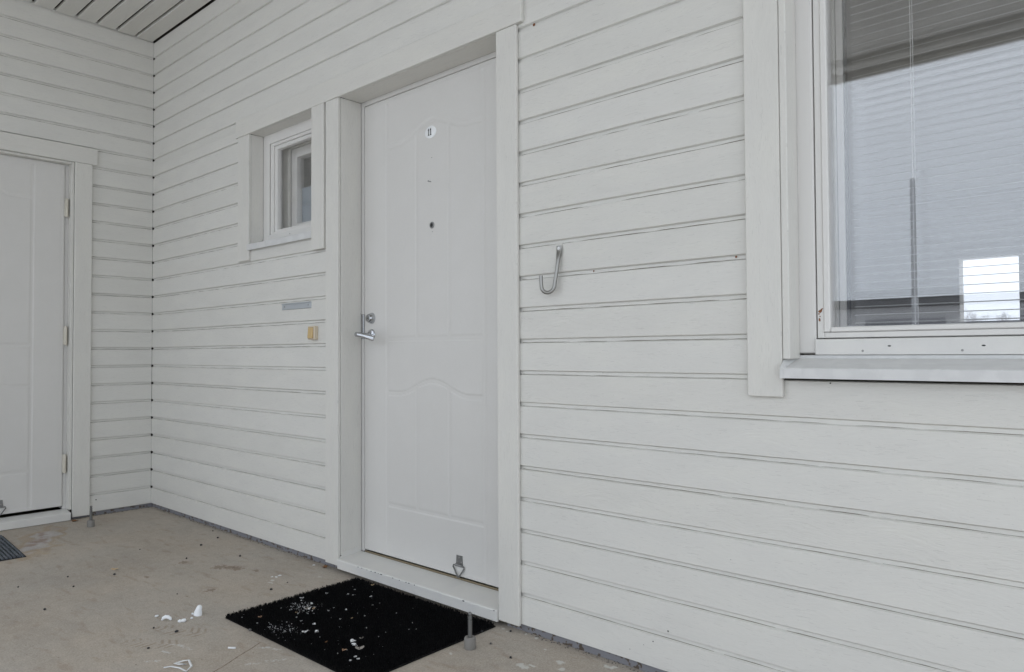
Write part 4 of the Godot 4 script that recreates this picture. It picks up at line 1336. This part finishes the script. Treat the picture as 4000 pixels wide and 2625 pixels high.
func build_outside() -> void:
	var st := S()
	poly(st, [Vector3(-300, -0.13, -300), Vector3(300, -0.13, -300), Vector3(300, -0.13, 300), Vector3(-300, -0.13, 300)], Vector3.UP)
	var g := obj("ground", st, M.snow)
	g.set_meta("kind", "structure")
	# a long low garage row across the yard
	var ga := thing("garage", "long low grey garage row with dark flat roof across the snowy yard", "garage", Vector3(-4, -0.13, 27))
	box_part("wall", Vector3(-16, -0.13, 25.5), Vector3(6.5, 2.5, 31), M.garage_wall, ga, 0.0, 0)
	box_part("roof", Vector3(-16.4, 2.505, 25.1), Vector3(6.9, 2.80, 31.4), M.roof_felt, ga, 0.02, 0)
	for i in 7:
		var x := -15.4 + 3.1 * i
		box_part("garage_gate", Vector3(x, 0.0, 25.46), Vector3(x + 2.5, 2.1, 25.5), M.garage_dark if i > 3 else M.garage_wall, ga, 0.01, 0)
	var po := S()
	lathe(po, [Vector2(0.085, -0.13), Vector2(0.070, 5.7), Vector2(0.0, 5.75)], Transform3D(Basis.IDENTITY, Vector3(-0.15, 0, 20.0)), 12)
	single("lamp_pole", po, M.galvanised, "tall grey metal pole standing in the yard before the garages", "pole")
	var r := RandomNumberGenerator.new()
	r.seed = 31
	for p in [[-6.2, -62.0, 1.9], [-4.2, -64.0, 1.6], [-8.0, -61.0, 1.7], [-9.6, -66.0, 1.8], [-2.2, -60.0, 1.5]]:
		var t := thing("bare_tree", "bare winter tree seen through the house and its far window", "tree", Vector3(p[0], -0.13, p[1]), "bare trees behind the house")
		var s2 := S()
		tube(s2, [Vector3(p[0], -0.13, p[1]), Vector3(p[0] + 0.05, p[2], p[1])], [0.11, 0.08], 8, false)
		obj("trunk", s2, M.hazed_bark, t)
		var s3 := S()
		for i in 4:
			branch(s3, Vector3(p[0] + 0.05, p[2] * r.randf_range(0.7, 1.0), p[1]), Vector3(r.randf_range(-0.6, 0.6), 1.0, r.randf_range(-0.6, 0.6)).normalized(), p[2] * 0.7, 0.05, 4, r)
		obj("crown", s3, M.hazed_bark, t)

func build_room() -> void:
	# the room behind the wall: floor, ceiling and walls with a window in the far one
	var r := Node3D.new()
	r.name = "interior_room"
	add_child(r)
	r.set_meta("kind", "structure")
	box_part("room_floor", Vector3(-0.2, -0.12, -6.4), Vector3(6.7, 0.02, -0.205), M.room_floor, r, 0.0)
	box_part("room_ceiling", Vector3(-0.2, 2.5, -6.4), Vector3(6.7, 3.3, -0.205), M.plaster, r, 0.0)
	box_part("room_wall", Vector3(-0.2, 0.02, -6.4), Vector3(-0.02, 2.5, -0.205), M.plaster, r, 0.0)
	box_part("room_wall", Vector3(6.5, 0.02, -6.4), Vector3(6.7, 2.5, -0.205), M.plaster, r, 0.0)
	box_part("room_wall", Vector3(3.20, 0.02, -3.2), Vector3(3.28, 2.5, -0.205), M.plaster, r, 0.0)
	var st := S()
	for q in [[-0.02, 3.43, 0.02, 2.5], [3.91, 6.5, 0.02, 2.5], [3.43, 3.91, 0.02, 1.22], [3.43, 3.91, 1.88, 2.5]]:
		box(st, Vector3(q[0], q[2], -6.4), Vector3(q[1], q[3], -6.2), 0.0)
	obj("far_wall", st, M.plaster, r)

func build_porch() -> void:
	# concrete slab
	var st := S()
	var X0 := -0.22
	var X1 := 6.9
	var Z0 := -0.205
	var Z1 := 3.95
	var fu := func(p: Vector3) -> Vector2:
		return Vector2((p.x + 0.1) / 5.0, (p.z + 0.1) / 2.5)
	var q := [Vector3(X0, 0, Z0), Vector3(X1, 0, Z0), Vector3(X1, 0, Z1), Vector3(X0, 0, Z1)]
	for o in [0, 1, 2, 0, 2, 3]:
		vert(st, q[o], fu.call(q[o]))
	var lowq := []
	for p in q:
		lowq.append(p - Vector3(0, 0.2, 0))
	for i in 4:
		var j := (i + 1) % 4
		poly(st, [q[i], q[j], lowq[j], lowq[i]], (q[i] + q[j]) * 0.5 - (q[0] + q[2]) * 0.5)
	var f := obj("porch_floor", st, M.concrete)
	f.set_meta("kind", "structure")
	# main wall
	var ew := thing("entrance_wall", "long white horizontal board wall holding the entrance door and both windows", "wall", Vector3(3.7, 0, 0))
	var holes := [[1.222, 1.936, 1.552, 2.21], [2.05, 3.144, -1.0, 2.21], [4.09, 5.41, 0.9085, 2.21]]
	board_wall(ew, 0, 0.0004, 6.7, holes, CEIL - 0.004)
	var core := [[1.2615, 1.9005, 1.5495, 2.1845], [2.0815, 3.1125, -0.1, 2.1845], [4.1405, 5.3595, 0.915, 2.1845]]
	groove_line(ew, 0, 0.01, 6.6, holes, CEIL)
	wall_core("sheathing", ew, 0, -0.2, 6.7, 3.2, core, -0.0345, -0.0190, M.sheathing)
	wall_core("inner_wall", ew, 0, -0.2, 6.7, 3.2, core, -0.204, -0.0350, M.plaster)
	box_part("plinth", Vector3(-0.010, 0.0, -0.0185), Vector3(2.081, 0.040, -0.0120), M.plinth, ew, 0.001)
	box_part("plinth", Vector3(3.113, 0.0, -0.0185), Vector3(6.7, 0.040, -0.0120), M.plinth, ew, 0.001)
	box_part("door_sill_block", Vector3(2.0825, 0.0, -0.2), Vector3(3.1115, 0.0485, -0.040), M.bare_wood, ew, 0.0)
	for p in [[3.512, 1.253, 0.0028, "rust"], [3.262, 2.148, 0.0055, "rust"], [4.004, 1.254, 0.0035, "rust"], [3.726, 0.106, 0.0020, "keyway"], [3.643, 0.061, 0.0014, "keyway"], [3.778, 0.150, 0.0026, "keyway"], [3.693, 0.087, 0.0012, "keyway"], [4.258, 0.903, 0.0020, "keyway"], [3.98, 0.40, 0.0014, "mark"], [3.55, 0.92, 0.0014, "mark"]]:
		var s1 := S()
		var zz: float = 0.0011 if p[3] != "rust" else -0.0058
		lathe(s1, [Vector2(p[2], 0.0), Vector2(p[2] * 0.6, p[2] * 0.35), Vector2(0.0, p[2] * 0.4)], Transform3D(Basis(Vector3.RIGHT, PI / 2), Vector3(p[0], p[1], zz)), 8)
		obj("nail_head", s1, M[p[3]], ew)
	# side wall on the left
	var sw := thing("side_wall", "white horizontal board wall at right angles to the entrance wall", "wall", Vector3(0, 0, 1.1))
	var lh := [[0.415, 1.529, -1.0, 2.20]]
	board_wall(sw, 1, 0.0010, 2.30, lh, CEIL + 0.03)
	groove_line(sw, 1, 0.01, 2.28, lh, CEIL)
	wall_core("sheathing", sw, 1, -0.0185, 2.30, 3.2, [[0.4595, 1.4845, -0.1, 2.1595]], -0.0345, -0.0190, M.sheathing)
	wall_core("inner_wall", sw, 1, -0.0185, 2.30, 3.2, [[0.4595, 1.4845, -0.1, 2.1595]], -0.204, -0.0350, M.plaster)
	box_part("plinth", Vector3(-0.0185, 0.0, -0.0118), Vector3(-0.0120, 0.040, 0.459), M.plinth, sw, 0.001, 2)
	box_part("plinth", Vector3(-0.0185, 0.0, 1.485), Vector3(-0.0120, 0.040, 2.30), M.plinth, sw, 0.001, 2)
	for sr in [[-1.3, -0.02, -0.1, -1.2, 3.2, 2.30], [-1.2, -0.02, -0.2, -0.205, 3.2, -0.1], [-1.2, -0.02, 2.20, -0.205, 3.2, 2.30], [-1.2, 3.0, -0.1, -0.205, 3.2, 2.20], [-1.2, -0.1, -0.1, -0.205, -0.02, 2.20]]:
		box_part("store_room_wall", Vector3(sr[0], sr[1], sr[2]), Vector3(sr[3], sr[4], sr[5]), M.bare_wood, sw, 0.0)
	var s2 := S()
	lathe(s2, [Vector2(0.0038, 0.0), Vector2(0.0, 0.0003)], Transform3D(Basis(Vector3.FORWARD, PI / 2), Vector3(0.0012, 0.098, 0.326)), 10)
	obj("drilled_hole", s2, M.keyway, sw)
	# roof over the porch
	var pr := thing("porch_roof", "white board porch ceiling with open dark gaps between the boards", "roof", Vector3(3.7, CEIL, 1.9))
	var z := 0.013
	var i := 0
	while z < 3.55:
		var y := CEIL + 0.022 * z
		var s3 := S()
		var wv := rng.randf_range(-0.0012, 0.0012)
		box(s3, Vector3(0.003 + rng.randf() * 0.003, y + wv, z), Vector3(6.9, y + 0.020 + wv, z + 0.0985), 0.002, 0)
		obj("ceiling_board", s3, [M.timber, M.timber_b, M.timber][i % 3], pr)
		z += 0.1145
		i += 1
	box_part("roof_deck", Vector3(-0.25, 3.215, -0.25), Vector3(6.95, 3.34, 3.72), M.roof_felt, pr, 0.01)
	for bz in [0.03, 1.2, 2.4, 3.5]:
		box_part("rafter", Vector3(0.01, CEIL + 0.022 * bz + 0.026, bz), Vector3(6.9, 3.212, bz + 0.05), M.sheathing, pr, 0.002)
	box_part("fascia_board", Vector3(-0.25, 3.005, 3.585), Vector3(6.95, 3.30, 3.615), M.trim, pr, 0.002)
	box_part("beam", Vector3(-0.2, 3.06, 3.44), Vector3(6.9, 3.20, 3.58), M.timber_b, pr, 0.003)

# ---------------------------------------------------------------- scene
func _ready() -> void:
	rng.seed = 20240117
	# camera
	var cam := Camera3D.new()
	cam.name = "camera"
	add_child(cam)
	cam.transform = Transform3D(Basis(Vector3(0.74316916, -0.00525869, -0.66908292), Vector3(0.01982153, 0.99970327, 0.01415911), Vector3(0.66880992, -0.02378486, 0.74305287)), Vector3(4.89919, 0.98453, 1.93823))
	cam.fov = rad_to_deg(2.0 * atan(1312.5 / 2829.877))
	cam.near = 0.02
	cam.far = 900.0
	cam.current = true
	# overcast winter sky
	var we := WorldEnvironment.new()
	we.name = "world_environment"
	var env := Environment.new()
	env.background_mode = Environment.BG_SKY
	var sm := ProceduralSkyMaterial.new()
	sm.sky_top_color = lin(0.90, 0.945, 1.0)
	sm.sky_horizon_color = lin(0.53, 0.585, 0.66)
	sm.sky_curve = 0.6
	sm.sky_energy_multiplier = 1.15
	sm.ground_bottom_color = lin(0.45, 0.46, 0.48)
	sm.ground_horizon_color = lin(0.48, 0.52, 0.58)
	sm.sun_angle_max = 1.0
	var sky := Sky.new()
	sky.sky_material = sm
	env.sky = sky
	env.tonemap_mode = Environment.TONE_MAPPER_LINEAR
	env.tonemap_exposure = 1.61
	env.sdfgi_enabled = true
	env.ssao_enabled = true
	env.ssil_enabled = true
	we.environment = env
	add_child(we)
	var sun := DirectionalLight3D.new()
	sun.name = "sun"
	sun.light_energy = 0.15
	sun.light_angular_distance = 30.0
	sun.light_color = Color(1.0, 0.98, 0.95)
	sun.shadow_enabled = true
	add_child(sun)
	sun.look_at_from_position(Vector3(-3, 12, 1), Vector3.ZERO)
	make_materials()
	build_porch()
	build_room()
	build_outside()
	build_front_door()
	build_storage_door()
	build_small_window()
	build_large_window()
	build_wall_things()
	build_door_stops()
	build_mats()
	build_litter()
